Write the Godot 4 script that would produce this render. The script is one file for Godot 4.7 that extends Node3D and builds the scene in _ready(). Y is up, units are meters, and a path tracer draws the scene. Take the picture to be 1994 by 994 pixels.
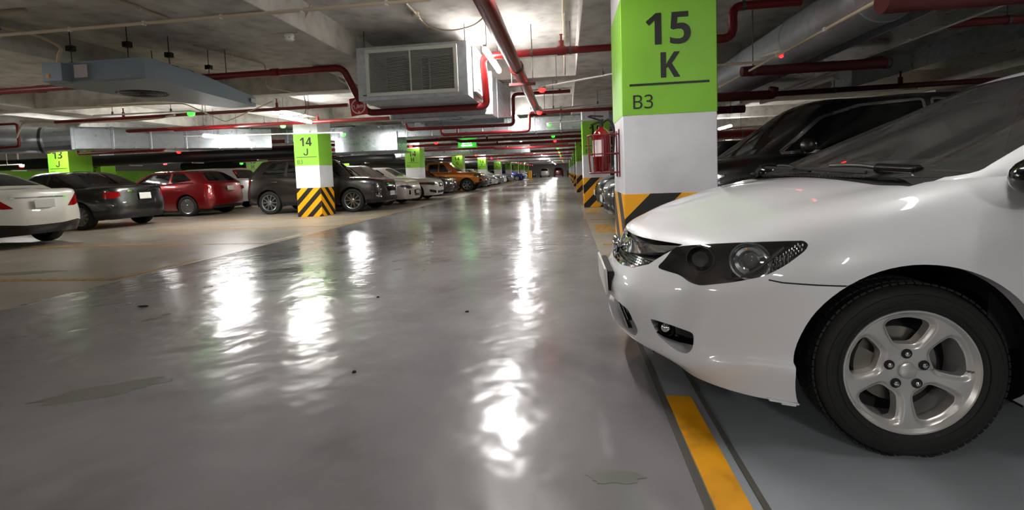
extends Node3D

# ---------------------------------------------------------------- mesh maker
class Mb:
	var v := PackedVector3Array()
	var n := PackedVector3Array()
	var t := PackedVector2Array()

	func tri(a: Vector3, b: Vector3, c: Vector3, na: Vector3, nb: Vector3, nc: Vector3, ta := Vector2.ZERO, tb := Vector2.ZERO, tc := Vector2.ZERO) -> void:
		var g := (c - a).cross(b - a)
		if g.length_squared() < 1e-18:
			return
		if g.dot(na + nb + nc) >= 0.0:
			v.append(a); v.append(b); v.append(c)
			n.append(na); n.append(nb); n.append(nc)
			t.append(ta); t.append(tb); t.append(tc)
		else:
			v.append(a); v.append(c); v.append(b)
			n.append(na); n.append(nc); n.append(nb)
			t.append(ta); t.append(tc); t.append(tb)

	func ftri(a: Vector3, b: Vector3, c: Vector3, toward: Vector3) -> void:
		var g := (c - a).cross(b - a).normalized()
		if g.dot(toward) < 0.0:
			g = -g
		tri(a, b, c, g, g, g)

	func quad(a: Vector3, b: Vector3, c: Vector3, d: Vector3, toward: Vector3) -> void:
		var g := (c - a).cross(d - b).normalized()
		if g.dot(toward) < 0.0:
			g = -g
		tri(a, b, c, g, g, g, Vector2(0, 0), Vector2(1, 0), Vector2(1, 1))
		tri(a, c, d, g, g, g, Vector2(0, 0), Vector2(1, 1), Vector2(0, 1))

	func squad(a: Vector3, b: Vector3, c: Vector3, d: Vector3, na: Vector3, nb: Vector3, nc: Vector3, nd: Vector3) -> void:
		tri(a, b, c, na, nb, nc)
		tri(a, c, d, na, nc, nd)

	# box with centre c, size s, rotation m and rounded (chamfered) edges r
	func box(c: Vector3, s: Vector3, r := 0.0, m := Basis.IDENTITY) -> void:
		var h := s / 2.0
		r = minf(r, minf(h.x, minf(h.y, h.z)) * 0.9)
		var ax := [m.x, m.y, m.z]
		var hh := [h.x, h.y, h.z]
		for k in 3:
			var i := (k + 1) % 3
			var j := (k + 2) % 3
			for sg in [-1.0, 1.0]:
				var o: Vector3 = c + ax[k] * hh[k] * sg
				var ei: Vector3 = ax[i] * (hh[i] - r)
				var ej: Vector3 = ax[j] * (hh[j] - r)
				quad(o - ei - ej, o + ei - ej, o + ei + ej, o - ei + ej, ax[k] * sg)
		if r <= 0.0:
			return
		for k in 3:
			var i := (k + 1) % 3
			var j := (k + 2) % 3
			for si in [-1.0, 1.0]:
				for sj in [-1.0, 1.0]:
					var e: Vector3 = ax[k] * (hh[k] - r)
					var p1: Vector3 = c + ax[i] * hh[i] * si + ax[j] * (hh[j] - r) * sj
					var p2: Vector3 = c + ax[i] * (hh[i] - r) * si + ax[j] * hh[j] * sj
					var n1: Vector3 = ax[i] * si
					var n2: Vector3 = ax[j] * sj
					squad(p1 - e, p1 + e, p2 + e, p2 - e, n1, n1, n2, n2)
		for sx in [-1.0, 1.0]:
			for sy in [-1.0, 1.0]:
				for sz in [-1.0, 1.0]:
					var a: Vector3 = c + m.x * h.x * sx + m.y * (h.y - r) * sy + m.z * (h.z - r) * sz
					var b: Vector3 = c + m.x * (h.x - r) * sx + m.y * h.y * sy + m.z * (h.z - r) * sz
					var d: Vector3 = c + m.x * (h.x - r) * sx + m.y * (h.y - r) * sy + m.z * h.z * sz
					tri(a, b, d, m.x * sx, m.y * sy, m.z * sz)

	# grid of points [i][j]; out: a point inside the surface (ZERO sign trick) or use sgn
	func grid(P: Array, sgn := 1.0, wrap_i := false, wrap_j := false) -> void:
		var a := P.size()
		var b: int = P[0].size()
		var N := []
		for i in a:
			var row := PackedVector3Array()
			for j in b:
				var i0 := (i - 1 + a) % a if wrap_i else maxi(i - 1, 0)
				var i1 := (i + 1) % a if wrap_i else mini(i + 1, a - 1)
				var j0 := (j - 1 + b) % b if wrap_j else maxi(j - 1, 0)
				var j1 := (j + 1) % b if wrap_j else mini(j + 1, b - 1)
				var g: Vector3 = (P[i1][j] - P[i0][j]).cross(P[i][j1] - P[i][j0]) * sgn
				row.append(g.normalized())
			N.append(row)
		for i in (a if wrap_i else a - 1):
			var ii := (i + 1) % a
			for j in (b if wrap_j else b - 1):
				var jj := (j + 1) % b
				squad(P[i][j], P[ii][j], P[ii][jj], P[i][jj], N[i][j], N[ii][j], N[ii][jj], N[i][jj])

	# tube along a path
	func tube(path: PackedVector3Array, r: float, k := 10, caps := true) -> void:
		var rings := []
		var nor := []
		var up := Vector3.UP
		for i in path.size():
			var d := (path[mini(i + 1, path.size() - 1)] - path[maxi(i - 1, 0)]).normalized()
			if i == 0:
				up = Vector3.UP if absf(d.y) < 0.9 else Vector3.RIGHT
			up = (up - d * up.dot(d)).normalized()
			var side := d.cross(up).normalized()
			var ring := PackedVector3Array()
			var nn := PackedVector3Array()
			for q in k:
				var an := TAU * q / k
				var o := up * cos(an) + side * sin(an)
				nn.append(o)
				ring.append(path[i] + o * r)
			rings.append(ring)
			nor.append(nn)
		for i in rings.size() - 1:
			for q in k:
				var w := (q + 1) % k
				squad(rings[i][q], rings[i + 1][q], rings[i + 1][w], rings[i][w], nor[i][q], nor[i + 1][q], nor[i + 1][w], nor[i][w])
		if caps:
			for e in [0, path.size() - 1]:
				var d := (path[1] - path[0]) if e == 0 else (path[e - 1] - path[e])
				for q in k:
					ftri(path[e], rings[e][q], rings[e][(q + 1) % k], -d)

	# turned shape: profile of (radius, height) around the y axis of m
	func lathe(prof: PackedVector2Array, at := Vector3.ZERO, m := Basis.IDENTITY, k := 24, a0 := 0.0, a1 := TAU) -> void:
		var segn := []
		for i in prof.size() - 1:
			var d := prof[i + 1] - prof[i]
			segn.append(Vector2(d.y, -d.x).normalized())
		for i in prof.size() - 1:
			var n0: Vector2 = segn[i]
			var n1: Vector2 = segn[i]
			if i > 0 and segn[i - 1].dot(segn[i]) > 0.75:
				n0 = (segn[i - 1] + segn[i]).normalized()
			if i < segn.size() - 1 and segn[i + 1].dot(segn[i]) > 0.75:
				n1 = (segn[i + 1] + segn[i]).normalized()
			for q in k:
				var b0 := a0 + (a1 - a0) * q / k
				var b1 := a0 + (a1 - a0) * (q + 1) / k
				var e0 := m.x * cos(b0) + m.z * sin(b0)
				var e1 := m.x * cos(b1) + m.z * sin(b1)
				squad(at + e0 * prof[i].x + m.y * prof[i].y, at + e1 * prof[i].x + m.y * prof[i].y, at + e1 * prof[i + 1].x + m.y * prof[i + 1].y, at + e0 * prof[i + 1].x + m.y * prof[i + 1].y,
					e0 * n0.x + m.y * n0.y, e1 * n0.x + m.y * n0.y, e1 * n1.x + m.y * n1.y, e0 * n1.x + m.y * n1.y)

	func cyl(a: Vector3, b: Vector3, r: float, k := 16) -> void:
		tube(PackedVector3Array([a, b]), r, k, true)

	func ball(c: Vector3, r: Vector3, k := 12) -> void:
		var P := []
		for i in k / 2 + 1:
			var la := PI * i / (k / 2) - PI / 2
			var row := PackedVector3Array()
			for j in k:
				var lo := TAU * j / k
				row.append(Vector3(cos(la) * cos(lo), sin(la), cos(la) * sin(lo)))
			P.append(row)
		for i in k / 2:
			for j in k:
				var w := (j + 1) % k
				squad(c + P[i][j] * r, c + P[i + 1][j] * r, c + P[i + 1][w] * r, c + P[i][w] * r, P[i][j], P[i + 1][j], P[i + 1][w], P[i][w])

	# polygon extruded along Z of frame m from z0 to z1
	func prism(poly: PackedVector2Array, at: Vector3, m: Basis, z0: float, z1: float, front := true, back := true) -> void:
		var idx := Geometry2D.triangulate_polygon(poly)
		for i in range(0, idx.size(), 3):
			for e in 2:
				if (e == 0 and not back) or (e == 1 and not front):
					continue
				var z := z0 if e == 0 else z1
				var pts := []
				for q in 3:
					var p := poly[idx[i + q]]
					pts.append(at + m.x * p.x + m.y * p.y + m.z * z)
				ftri(pts[0], pts[1], pts[2], m.z * (-1.0 if e == 0 else 1.0) * (1.0 if z1 > z0 else -1.0))
		if is_equal_approx(z0, z1):
			return
		var ccw := not Geometry2D.is_polygon_clockwise(poly)
		for i in poly.size():
			var p := poly[i]
			var q := poly[(i + 1) % poly.size()]
			var d := q - p
			var o := Vector2(d.y, -d.x) * (1.0 if ccw else -1.0)
			quad(at + m.x * p.x + m.y * p.y + m.z * z0, at + m.x * q.x + m.y * q.y + m.z * z0, at + m.x * q.x + m.y * q.y + m.z * z1, at + m.x * p.x + m.y * p.y + m.z * z1, m.x * o.x + m.y * o.y)

	func add(o: Mb, x: Transform3D) -> void:
		for i in range(0, o.v.size(), 3):
			var nb := x.basis.inverse().transposed()
			tri(x * o.v[i], x * o.v[i + 1], x * o.v[i + 2], (nb * o.n[i]).normalized(), (nb * o.n[i + 1]).normalized(), (nb * o.n[i + 2]).normalized(), o.t[i], o.t[i + 1], o.t[i + 2])

	func mesh() -> ArrayMesh:
		var a := []
		a.resize(Mesh.ARRAY_MAX)
		a[Mesh.ARRAY_VERTEX] = v
		a[Mesh.ARRAY_NORMAL] = n
		a[Mesh.ARRAY_TEX_UV] = t
		var m := ArrayMesh.new()
		if v.size() > 0:
			m.add_surface_from_arrays(Mesh.PRIMITIVE_TRIANGLES, a)
		return m


# a bag of triangles that can be cut by a polygon seen along a direction
class Soup:
	var p := PackedVector3Array()
	var n := PackedVector3Array()

	func put(a: Vector3, b: Vector3, c: Vector3, na: Vector3, nb: Vector3, nc: Vector3) -> void:
		p.append(a); p.append(b); p.append(c)
		n.append(na); n.append(nb); n.append(nc)

	# returns [outside, inside]; only faces whose normal leans towards D by more than thr take part
	func cut(poly: PackedVector2Array, X: Vector3, Y: Vector3, D: Vector3, thr := 0.15) -> Array:
		var out := Soup.new()
		var inn := Soup.new()
		var lo := poly[0]
		var hi := poly[0]
		for q in poly:
			lo = lo.min(q)
			hi = hi.max(q)
		for i in range(0, p.size(), 3):
			var a := p[i]
			var b := p[i + 1]
			var c := p[i + 2]
			if (n[i] + n[i + 1] + n[i + 2]).dot(D) < thr * 3.0:
				out.put(a, b, c, n[i], n[i + 1], n[i + 2])
				continue
			var A := Vector2(a.dot(X), a.dot(Y))
			var B := Vector2(b.dot(X), b.dot(Y))
			var C := Vector2(c.dot(X), c.dot(Y))
			if maxf(A.x, maxf(B.x, C.x)) < lo.x or minf(A.x, minf(B.x, C.x)) > hi.x or maxf(A.y, maxf(B.y, C.y)) < lo.y or minf(A.y, minf(B.y, C.y)) > hi.y:
				out.put(a, b, c, n[i], n[i + 1], n[i + 2])
				continue
			var T := PackedVector2Array([A, B, C])
			var den := (B - A).cross(C - A)
			if absf(den) < 1e-10:
				out.put(a, b, c, n[i], n[i + 1], n[i + 2])
				continue
			for side in 2:
				var res := Geometry2D.clip_polygons(T, poly) if side == 0 else Geometry2D.intersect_polygons(T, poly)
				var s: Soup = out if side == 0 else inn
				for r in res:
					if r.size() < 3 or (side == 0 and res.size() > 1 and Geometry2D.is_polygon_clockwise(r)):
						continue
					var idx := Geometry2D.triangulate_polygon(r)
					if idx.is_empty():
						for q in range(1, r.size() - 1):
							idx.append_array(PackedInt32Array([0, q, q + 1]))
					for k in range(0, idx.size(), 3):
						var V := []
						var W := []
						for e in 3:
							var g: Vector2 = r[idx[k + e]]
							var wb := (g - A).cross(C - A) / den
							var wc := (B - A).cross(g - A) / den
							V.append(a * (1.0 - wb - wc) + b * wb + c * wc)
							W.append((n[i] * (1.0 - wb - wc) + n[i + 1] * wb + n[i + 2] * wc).normalized())
						s.put(V[0], V[1], V[2], W[0], W[1], W[2])
		return [out, inn]

	# the surface point under a 2D point, seen along D
	func lift(g: Vector2, X: Vector3, Y: Vector3, D: Vector3) -> Vector3:
		var best := Vector3.ZERO
		var top := -1e9
		var near := 1e9
		var near_p := Vector3.ZERO
		for i in range(0, p.size(), 3):
			var A := Vector2(p[i].dot(X), p[i].dot(Y))
			var B := Vector2(p[i + 1].dot(X), p[i + 1].dot(Y))
			var C := Vector2(p[i + 2].dot(X), p[i + 2].dot(Y))
			var dd := A.distance_squared_to(g)
			if dd < near:
				near = dd
				near_p = p[i]
			var den := (B - A).cross(C - A)
			if absf(den) < 1e-12:
				continue
			var wb := (g - A).cross(C - A) / den
			var wc := (B - A).cross(g - A) / den
			if wb < -0.01 or wc < -0.01 or wb + wc > 1.01:
				continue
			var q := p[i] * (1.0 - wb - wc) + p[i + 1] * wb + p[i + 2] * wc
			if q.dot(D) > top:
				top = q.dot(D)
				best = q
		return best if top > -1e8 else near_p

	# write into a mesh maker, moved along the normals; sides: 2 both, 1 the built side, -1 the mirrored side
	func emit(m: Mb, off := 0.0, sides := 2, shift := Vector3.ZERO) -> void:
		var f := Vector3(1, 1, -1)
		for i in range(0, p.size(), 3):
			var a := p[i] + n[i] * off + shift
			var b := p[i + 1] + n[i + 1] * off + shift
			var c := p[i + 2] + n[i + 2] * off + shift
			if sides > 0:
				m.tri(a, b, c, n[i], n[i + 1], n[i + 2])
			if sides != 1:
				m.tri(a * f, b * f, c * f, n[i] * f, n[i + 1] * f, n[i + 2] * f)

	# walls from the open edge of this patch, off0 to off1 along the normals (or along shift)
	func walls(m: Mb, off0: float, off1: float, sides := 2, shift := Vector3.ZERO, round_at := Vector3.ZERO, round_r := 0.0) -> void:
		var seen := {}
		for i in range(0, p.size(), 3):
			for e in 3:
				var ka := Vector3i((p[i + e] * 4000.0).round())
				var kb := Vector3i((p[i + (e + 1) % 3] * 4000.0).round())
				if ka == kb:
					continue
				if seen.has([kb, ka]):
					seen.erase([kb, ka])
				elif seen.has([ka, kb]):
					seen.erase([ka, kb])
				else:
					seen[[ka, kb]] = [i + e, i + (e + 1) % 3]
		var f := Vector3(1, 1, -1)
		for k in seen:
			var q: Array = seen[k]
			var a := p[q[0]]
			var b := p[q[1]]
			if absf(a.z) < 0.0005 and absf(b.z) < 0.0005:
				continue
			if round_r > 0.0 and (absf(Vector2(a.x - round_at.x, a.y - round_at.y).length() - round_r) > 0.004 or absf(Vector2(b.x - round_at.x, b.y - round_at.y).length() - round_r) > 0.004):
				continue
			var na := n[q[0]]
			var nb := n[q[1]]
			var A := [a + na * off0, b + nb * off0, b + nb * off1 + shift, a + na * off1 + shift]
			var o: Vector3 = (A[1] - A[0]).cross(A[2] - A[1]).normalized()
			if sides > 0:
				m.quad(A[0], A[1], A[2], A[3], o)
			if sides != 1:
				m.quad(A[0] * f, A[1] * f, A[2] * f, A[3] * f, o * f)

# ---------------------------------------------------------------- scene bookkeeping
var taken := {}
var M := {}

func numbered(called: String) -> String:
	if not taken.has(called):
		taken[called] = 0
		return called
	taken[called] += 1
	return "%s_%03d" % [called, taken[called]]

func tag(o: Node3D, label: String, category: String, group := "") -> Node3D:
	o.set_meta("label", label)
	o.set_meta("category", category)
	if group != "":
		o.set_meta("group", group)
	return o

func thing(called: String, label: String, category: String, at := Vector3.ZERO, turn := 0.0, group := "") -> Node3D:
	var o := Node3D.new()
	o.name = numbered(called)
	add_child(o)
	o.position = at
	o.rotation.y = turn
	return tag(o, label, category, group)

func part(called: String, mb: Mb, mat: Material, parent: Node3D) -> MeshInstance3D:
	return mpart(called, mb.mesh(), mat, parent)

func mpart(called: String, mesh: Mesh, mat: Material, parent: Node3D) -> MeshInstance3D:
	var o := MeshInstance3D.new()
	o.name = called
	o.mesh = mesh
	o.material_override = mat
	parent.add_child(o, true)
	return o

func solo(called: String, mb: Mb, mat: Material, label: String, category: String, group := "") -> MeshInstance3D:
	var o := MeshInstance3D.new()
	o.name = numbered(called)
	o.mesh = mb.mesh()
	o.material_override = mat
	add_child(o)
	tag(o, label, category, group)
	return o

func struct(called: String, mb: Mb, mat: Material) -> MeshInstance3D:
	var o := MeshInstance3D.new()
	o.name = numbered(called)
	o.mesh = mb.mesh()
	o.material_override = mat
	o.set_meta("kind", "structure")
	add_child(o)
	return o

func paint(c: Color, rough := 0.5, metal := 0.0) -> StandardMaterial3D:
	var m := StandardMaterial3D.new()
	m.albedo_color = c
	m.roughness = rough
	m.metallic = metal
	return m

func glow(c: Color, e: float) -> StandardMaterial3D:
	var m := StandardMaterial3D.new()
	m.albedo_color = Color(0.8, 0.8, 0.8)
	m.emission_enabled = true
	m.emission = c
	m.emission_energy_multiplier = e
	m.roughness = 0.4
	return m

func noise_tex(sd: int, freq: float, ramp: Array, size := 512, oct := 4, normal := false, bump := 4.0) -> NoiseTexture2D:
	var f := FastNoiseLite.new()
	f.seed = sd
	f.noise_type = FastNoiseLite.TYPE_SIMPLEX_SMOOTH
	f.frequency = freq
	f.fractal_octaves = oct
	var t := NoiseTexture2D.new()
	t.width = size
	t.height = size
	t.seamless = true
	t.noise = f
	if normal:
		t.as_normal_map = true
		t.bump_strength = bump
	elif ramp.size() > 0:
		var g := Gradient.new()
		g.offsets = PackedFloat32Array([0.0, 0.35, 0.65, 1.0])
		g.colors = PackedColorArray([ramp[0], ramp[1], ramp[2], ramp[3]])
		t.color_ramp = g
	return t

func grey(v: float) -> Color:
	return Color(v, v, v)

func world_tri(m: StandardMaterial3D, metres: float) -> void:
	m.uv1_triplanar = true
	m.uv1_world_triplanar = true
	m.uv1_scale = Vector3.ONE / metres

func rounded(pts: PackedVector3Array, r: float, k := 5) -> PackedVector3Array:
	var out := PackedVector3Array()
	for i in pts.size():
		if i == 0 or i == pts.size() - 1:
			out.append(pts[i])
			continue
		var a := (pts[i - 1] - pts[i])
		var b := (pts[i + 1] - pts[i])
		var q := minf(r, minf(a.length(), b.length()) * 0.49)
		var pa := pts[i] + a.normalized() * q
		var pb := pts[i] + b.normalized() * q
		for s in k + 1:
			var x := float(s) / k
			out.append(pa.lerp(pts[i], x).lerp(pts[i].lerp(pb, x), x))
	return out

func smooth_path(pts: PackedVector3Array, per := 8) -> PackedVector3Array:
	var out := PackedVector3Array()
	for i in pts.size() - 1:
		var p0 := pts[maxi(i - 1, 0)]
		var p3 := pts[mini(i + 2, pts.size() - 1)]
		for s in per:
			out.append(pts[i].cubic_interpolate(pts[i + 1], p0, p3, float(s) / per))
	out.append(pts[-1])
	return out

func round_poly(pts: PackedVector2Array, r: float, k := 4) -> PackedVector2Array:
	var out := PackedVector2Array()
	var c := pts.size()
	for i in c:
		var a := pts[(i - 1 + c) % c] - pts[i]
		var b := pts[(i + 1) % c] - pts[i]
		var q := minf(r, minf(a.length(), b.length()) * 0.45)
		var pa := pts[i] + a.normalized() * q
		var pb := pts[i] + b.normalized() * q
		for s in k + 1:
			var x := float(s) / k
			out.append(pa.lerp(pts[i], x).lerp(pts[i].lerp(pb, x), x))
	return out

func text_mesh(s: String, height: float, bold := true) -> TextMesh:
	var f := SystemFont.new()
	f.font_names = PackedStringArray(["Droid Sans"])
	f.font_weight = 700 if bold else 400
	var t := TextMesh.new()
	t.font = f
	t.text = s
	t.font_size = 64
	t.pixel_size = height / (64.0 * 0.714)
	t.depth = 0.003
	t.curve_step = 0.7
	return t

# non-uniform cubic through a net of points; net[k][j]; z is odd at both ends of k and at the end of j
func net_shell(net: Array, per_k: int, per_j: int, close_j := true) -> Array:
	var K := net.size()
	var J: int = net[0].size()
	var hk := PackedFloat32Array()
	for k in K - 1:
		var s := 0.0
		for j in J:
			s += (net[k + 1][j] - net[k][j]).length()
		hk.append(maxf(s / J, 0.01))
	var hj := PackedFloat32Array()
	for j in J - 1:
		var s := 0.0
		for k in K:
			s += (net[k][j + 1] - net[k][j]).length()
		hj.append(maxf(s / K, 0.005))
	# along k
	var mid := []
	for k in K - 1:
		for q in (per_k + 1 if k == K - 2 else per_k):
			var x := float(q) / per_k
			var row := PackedVector3Array()
			for j in J:
				row.append(herm(net[k][j], net[k + 1][j], slope_k(net, k, j, hk), slope_k(net, k + 1, j, hk), hk[k], x))
			mid.append(row)
	var out := []
	for row in mid:
		var line := PackedVector3Array()
		var sl := PackedVector3Array()
		for j in J:
			if j == 0:
				sl.append((row[1] - row[0]) / hj[0])
			elif j == J - 1:
				var e: Vector3 = (row[j] - row[j - 1]) / hj[j - 1]
				sl.append(Vector3(0, 0, e.z) if close_j else e)
			else:
				var d0: Vector3 = (row[j] - row[j - 1]) / hj[j - 1]
				var d1: Vector3 = (row[j + 1] - row[j]) / hj[j]
				sl.append((d0 * hj[j] + d1 * hj[j - 1]) / (hj[j] + hj[j - 1]))
		for j in J - 1:
			for q in (per_j + 1 if j == J - 2 else per_j):
				line.append(herm(row[j], row[j + 1], sl[j], sl[j + 1], hj[j], float(q) / per_j))
		out.append(line)
	return out

func slope_k(net: Array, k: int, j: int, h: PackedFloat32Array) -> Vector3:
	var K := net.size()
	if k == 0:
		return Vector3(0, 0, (net[1][j].z - net[0][j].z) / h[0])
	if k == K - 1:
		return Vector3(0, 0, (net[k][j].z - net[k - 1][j].z) / h[k - 1])
	var d0: Vector3 = (net[k][j] - net[k - 1][j]) / h[k - 1]
	var d1: Vector3 = (net[k + 1][j] - net[k][j]) / h[k]
	return (d0 * h[k] + d1 * h[k - 1]) / (h[k] + h[k - 1])

func herm(a: Vector3, b: Vector3, ma: Vector3, mb: Vector3, h: float, x: float) -> Vector3:
	var x2 := x * x
	var x3 := x2 * x
	return a * (2 * x3 - 3 * x2 + 1) + ma * h * (x3 - 2 * x2 + x) + b * (3 * x2 - 2 * x3) + mb * h * (x3 - x2)

func soup_of(P: Array, sgn := 1.0, flat_j := true) -> Soup:
	var s := Soup.new()
	var a := P.size()
	var b: int = P[0].size()
	var N := []
	for i in a:
		var row := PackedVector3Array()
		for j in b:
			var di: Vector3 = P[mini(i + 1, a - 1)][j] - P[maxi(i - 1, 0)][j]
			var dj: Vector3 = P[i][mini(j + 1, b - 1)] - P[i][maxi(j - 1, 0)]
			var g := di.cross(dj) * sgn
			if i == 0 or i == a - 1 or (j == b - 1 and flat_j):
				g.z = 0.0
			row.append(g.normalized())
		N.append(row)
	for i in a - 1:
		for j in b - 1:
			s.put(P[i][j], P[i + 1][j], P[i + 1][j + 1], N[i][j], N[i + 1][j], N[i + 1][j + 1])
			s.put(P[i][j], P[i + 1][j + 1], P[i][j + 1], N[i][j], N[i + 1][j + 1], N[i][j + 1])
	return s

# body net from rows [u, w, spine_u, spine_y, [[y, inset] from the bottom up]]
func body_net(rows: Array) -> Array:
	var net := []
	for k in rows.size():
		var r: Array = rows[k]
		var o := Vector2(r[0], r[1])
		var tg: Vector2
		if k == 0 or k == rows.size() - 1:
			tg = Vector2(0, 1.0 if k == 0 else -1.0)
		else:
			tg = (Vector2(rows[k + 1][0], rows[k + 1][1]) - Vector2(rows[k - 1][0], rows[k - 1][1])).normalized()
		var nn := Vector2(-tg.y, tg.x)   # outward: front centre tangent (0,1) gives (-1,0)
		var rib := []
		for q in r[4]:
			var g: Vector2 = o - nn * q[1]
			rib.append(Vector3(g.x, q[0], maxf(g.y, 0.0) if k > 0 and k < rows.size() - 1 else 0.0))
		var e: Vector3 = rib[-1]
		var c := Vector3(r[2], r[3], 0)
		for f in [0.33, 0.67]:
			var m := e.lerp(c, f)
			m.y = e.y + (c.y - e.y) * sin(f * PI / 2)
			rib.append(m)
		rib.append(c)
		net.append(rib)
	return net

func _ready() -> void:
	# ---- camera: 16 mm class wide lens, shifted because the photograph is cropped
	var cam := Camera3D.new()
	cam.name = "camera"
	cam.projection = Camera3D.PROJECTION_FRUSTUM
	cam.near = 0.05
	cam.far = 300.0
	cam.size = 2.0 * 0.05 * 497.0 / 886.0
	cam.frustum_offset = Vector2(0, -107.0 / 886.0 * 0.05)
	add_child(cam)
	var yaw := Basis(Vector3.UP, deg_to_rad(6.939))
	var pitch := Basis(Vector3.RIGHT, deg_to_rad(-3.394))
	var roll := Basis(Vector3.BACK, -0.037)
	cam.transform = Transform3D(yaw * pitch * roll, Vector3(0, 1.0, 0))
	cam.current = true
	var we := WorldEnvironment.new()
	we.name = "environment"
	var env := Environment.new()
	env.background_mode = Environment.BG_COLOR
	env.background_color = Color(0, 0, 0)
	env.tonemap_mode = Environment.TONE_MAPPER_LINEAR
	env.tonemap_exposure = 1.15
	env.sdfgi_enabled = true
	env.ssao_enabled = true
	env.ssil_enabled = true
	we.environment = env
	add_child(we)
	materials()
	shell()
	columns()
	build_hero()
	parked_cars()
	machinery()
	pipes()
	tubes()
	sensors()
	small_things()

func materials() -> void:
	# concrete overhead
	var m := paint(Color(0.84, 0.83, 0.80), 0.9)
	m.albedo_texture = noise_tex(3, 0.009, [grey(0.74), grey(0.88), grey(0.94), grey(1.0)], 1024, 7)
	m.heightmap_enabled = true
	m.heightmap_texture = noise_tex(8, 0.02, [grey(0.0), grey(0.4), grey(0.6), grey(1.0)], 512, 5)
	m.heightmap_scale = 0.25
	world_tri(m, 3.2)
	M.concrete = m
	m = paint(Color(0.505, 0.495, 0.50), 0.2)
	m.albedo_texture = noise_tex(21, 0.004, [grey(0.8), grey(0.93), grey(0.97), grey(1.0)], 1024, 6)
	m.roughness_texture = noise_tex(22, 0.006, [grey(0.55), grey(0.8), grey(1.0), grey(1.3)], 512, 5)
	m.roughness_texture_channel = BaseMaterial3D.TEXTURE_CHANNEL_RED
	m.roughness = 0.24
	m.normal_enabled = true
	m.normal_texture = noise_tex(25, 0.011, [], 1024, 3, true, 6.0)
	m.normal_scale = 0.22
	world_tri(m, 4.0)
	M.epoxy = m
	m = paint(Color(0.60, 0.565, 0.51), 0.34)
	m.albedo_texture = noise_tex(31, 0.006, [grey(0.8), grey(0.92), grey(0.97), grey(1.0)], 1024, 6)
	m.roughness_texture = noise_tex(32, 0.008, [grey(0.82), grey(0.93), grey(1.0), grey(1.0)], 512, 5)
	m.roughness_texture_channel = BaseMaterial3D.TEXTURE_CHANNEL_RED
	m.normal_enabled = true
	m.normal_texture = noise_tex(35, 0.01, [], 512, 4, true, 5.0)
	m.normal_scale = 0.12
	world_tri(m, 4.5)
	M.lot = m
	m = paint(Color(0.58, 0.6, 0.62), 0.4)
	m.albedo_texture = noise_tex(41, 0.006, [grey(0.82), grey(0.93), grey(0.97), grey(1.0)], 512, 6)
	m.normal_enabled = true
	m.normal_texture = noise_tex(25, 0.011, [], 512, 3, true, 5.0)
	m.normal_scale = 0.1
	world_tri(m, 3.5)
	M.bay = m
	m = paint(Color(0.9, 0.62, 0.04), 0.45)
	m.albedo_texture = noise_tex(51, 0.012, [grey(0.72), grey(0.95), grey(1.0), grey(1.0)], 512, 6)
	world_tri(m, 1.5)
	M.line_yellow = m
	m = paint(Color(0.68, 0.52, 0.22), 0.5)
	m.albedo_texture = noise_tex(52, 0.02, [grey(0.6), grey(0.85), grey(1.0), grey(1.0)], 512, 6)
	world_tri(m, 1.5)
	M.line_worn = m
	M.joint = paint(Color(0.30, 0.29, 0.26), 0.8)
	m = paint(Color(0.88, 0.88, 0.9), 0.55)
	m.albedo_texture = noise_tex(61, 0.004, [grey(0.9), grey(0.97), grey(1.0), grey(1.0)], 512, 5)
	world_tri(m, 2.5)
	M.wall_white = m
	m = paint(Color(0.51, 0.76, 0.19), 0.5)
	m.albedo_texture = noise_tex(62, 0.004, [grey(0.9), grey(0.97), grey(1.0), grey(1.0)], 512, 5)
	world_tri(m, 2.5)
	M.green_paint = m
	M.hazard_yellow = paint(Color(0.98, 0.68, 0.02), 0.4)
	M.hazard_black = paint(Color(0.07, 0.07, 0.07), 0.5)
	M.letter = paint(Color(0.06, 0.07, 0.06), 0.5)
	M.grey_wall = paint(Color(0.5, 0.49, 0.46), 0.85)
	# metals
	m = paint(Color(0.74, 0.77, 0.79), 0.3, 0.8)
	m.albedo_texture = noise_tex(71, 0.02, [grey(0.84), grey(0.93), grey(0.97), grey(1.0)], 512, 3)
	m.roughness_texture = noise_tex(72, 0.012, [grey(0.85), grey(0.95), grey(1.0), grey(1.0)], 512, 3)
	m.roughness_texture_channel = BaseMaterial3D.TEXTURE_CHANNEL_RED
	m.normal_enabled = true
	m.normal_texture = noise_tex(73, 0.006, [], 512, 2, true, 3.0)
	m.normal_scale = 0.1
	world_tri(m, 1.6)
	M.galvanised = m
	m = m.duplicate()
	m.albedo_color = Color(0.80, 0.82, 0.84)
	m.metallic = 0.35
	m.roughness = 0.42
	M.casing = m
	m = m.duplicate()
	m.albedo_color = Color(0.58, 0.60, 0.61)
	M.duct_grey = m
	M.duct_black = paint(Color(0.06, 0.065, 0.07), 0.5)
	M.fan_grey = paint(Color(0.50, 0.56, 0.60), 0.45, 0.3)
	M.white_metal = paint(Color(0.86, 0.86, 0.84), 0.4)
	M.red_pipe = paint(Color(0.43, 0.04, 0.045), 0.42)
	M.red_dusty = paint(Color(0.42, 0.13, 0.12), 0.3)
	M.red_dark = paint(Color(0.30, 0.045, 0.05), 0.6)
	M.conduit = paint(Color(0.78, 0.72, 0.62), 0.6)
	M.rod = paint(Color(0.35, 0.35, 0.33), 0.5, 0.6)
	M.ext_red = paint(Color(0.42, 0.012, 0.03), 0.15)
	M.stain = paint(Color(0.40, 0.40, 0.38), 0.32)
	M.stain_lot = paint(Color(0.42, 0.39, 0.34), 0.4)
	M.blue_tape = paint(Color(0.05, 0.2, 0.6), 0.5)
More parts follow.
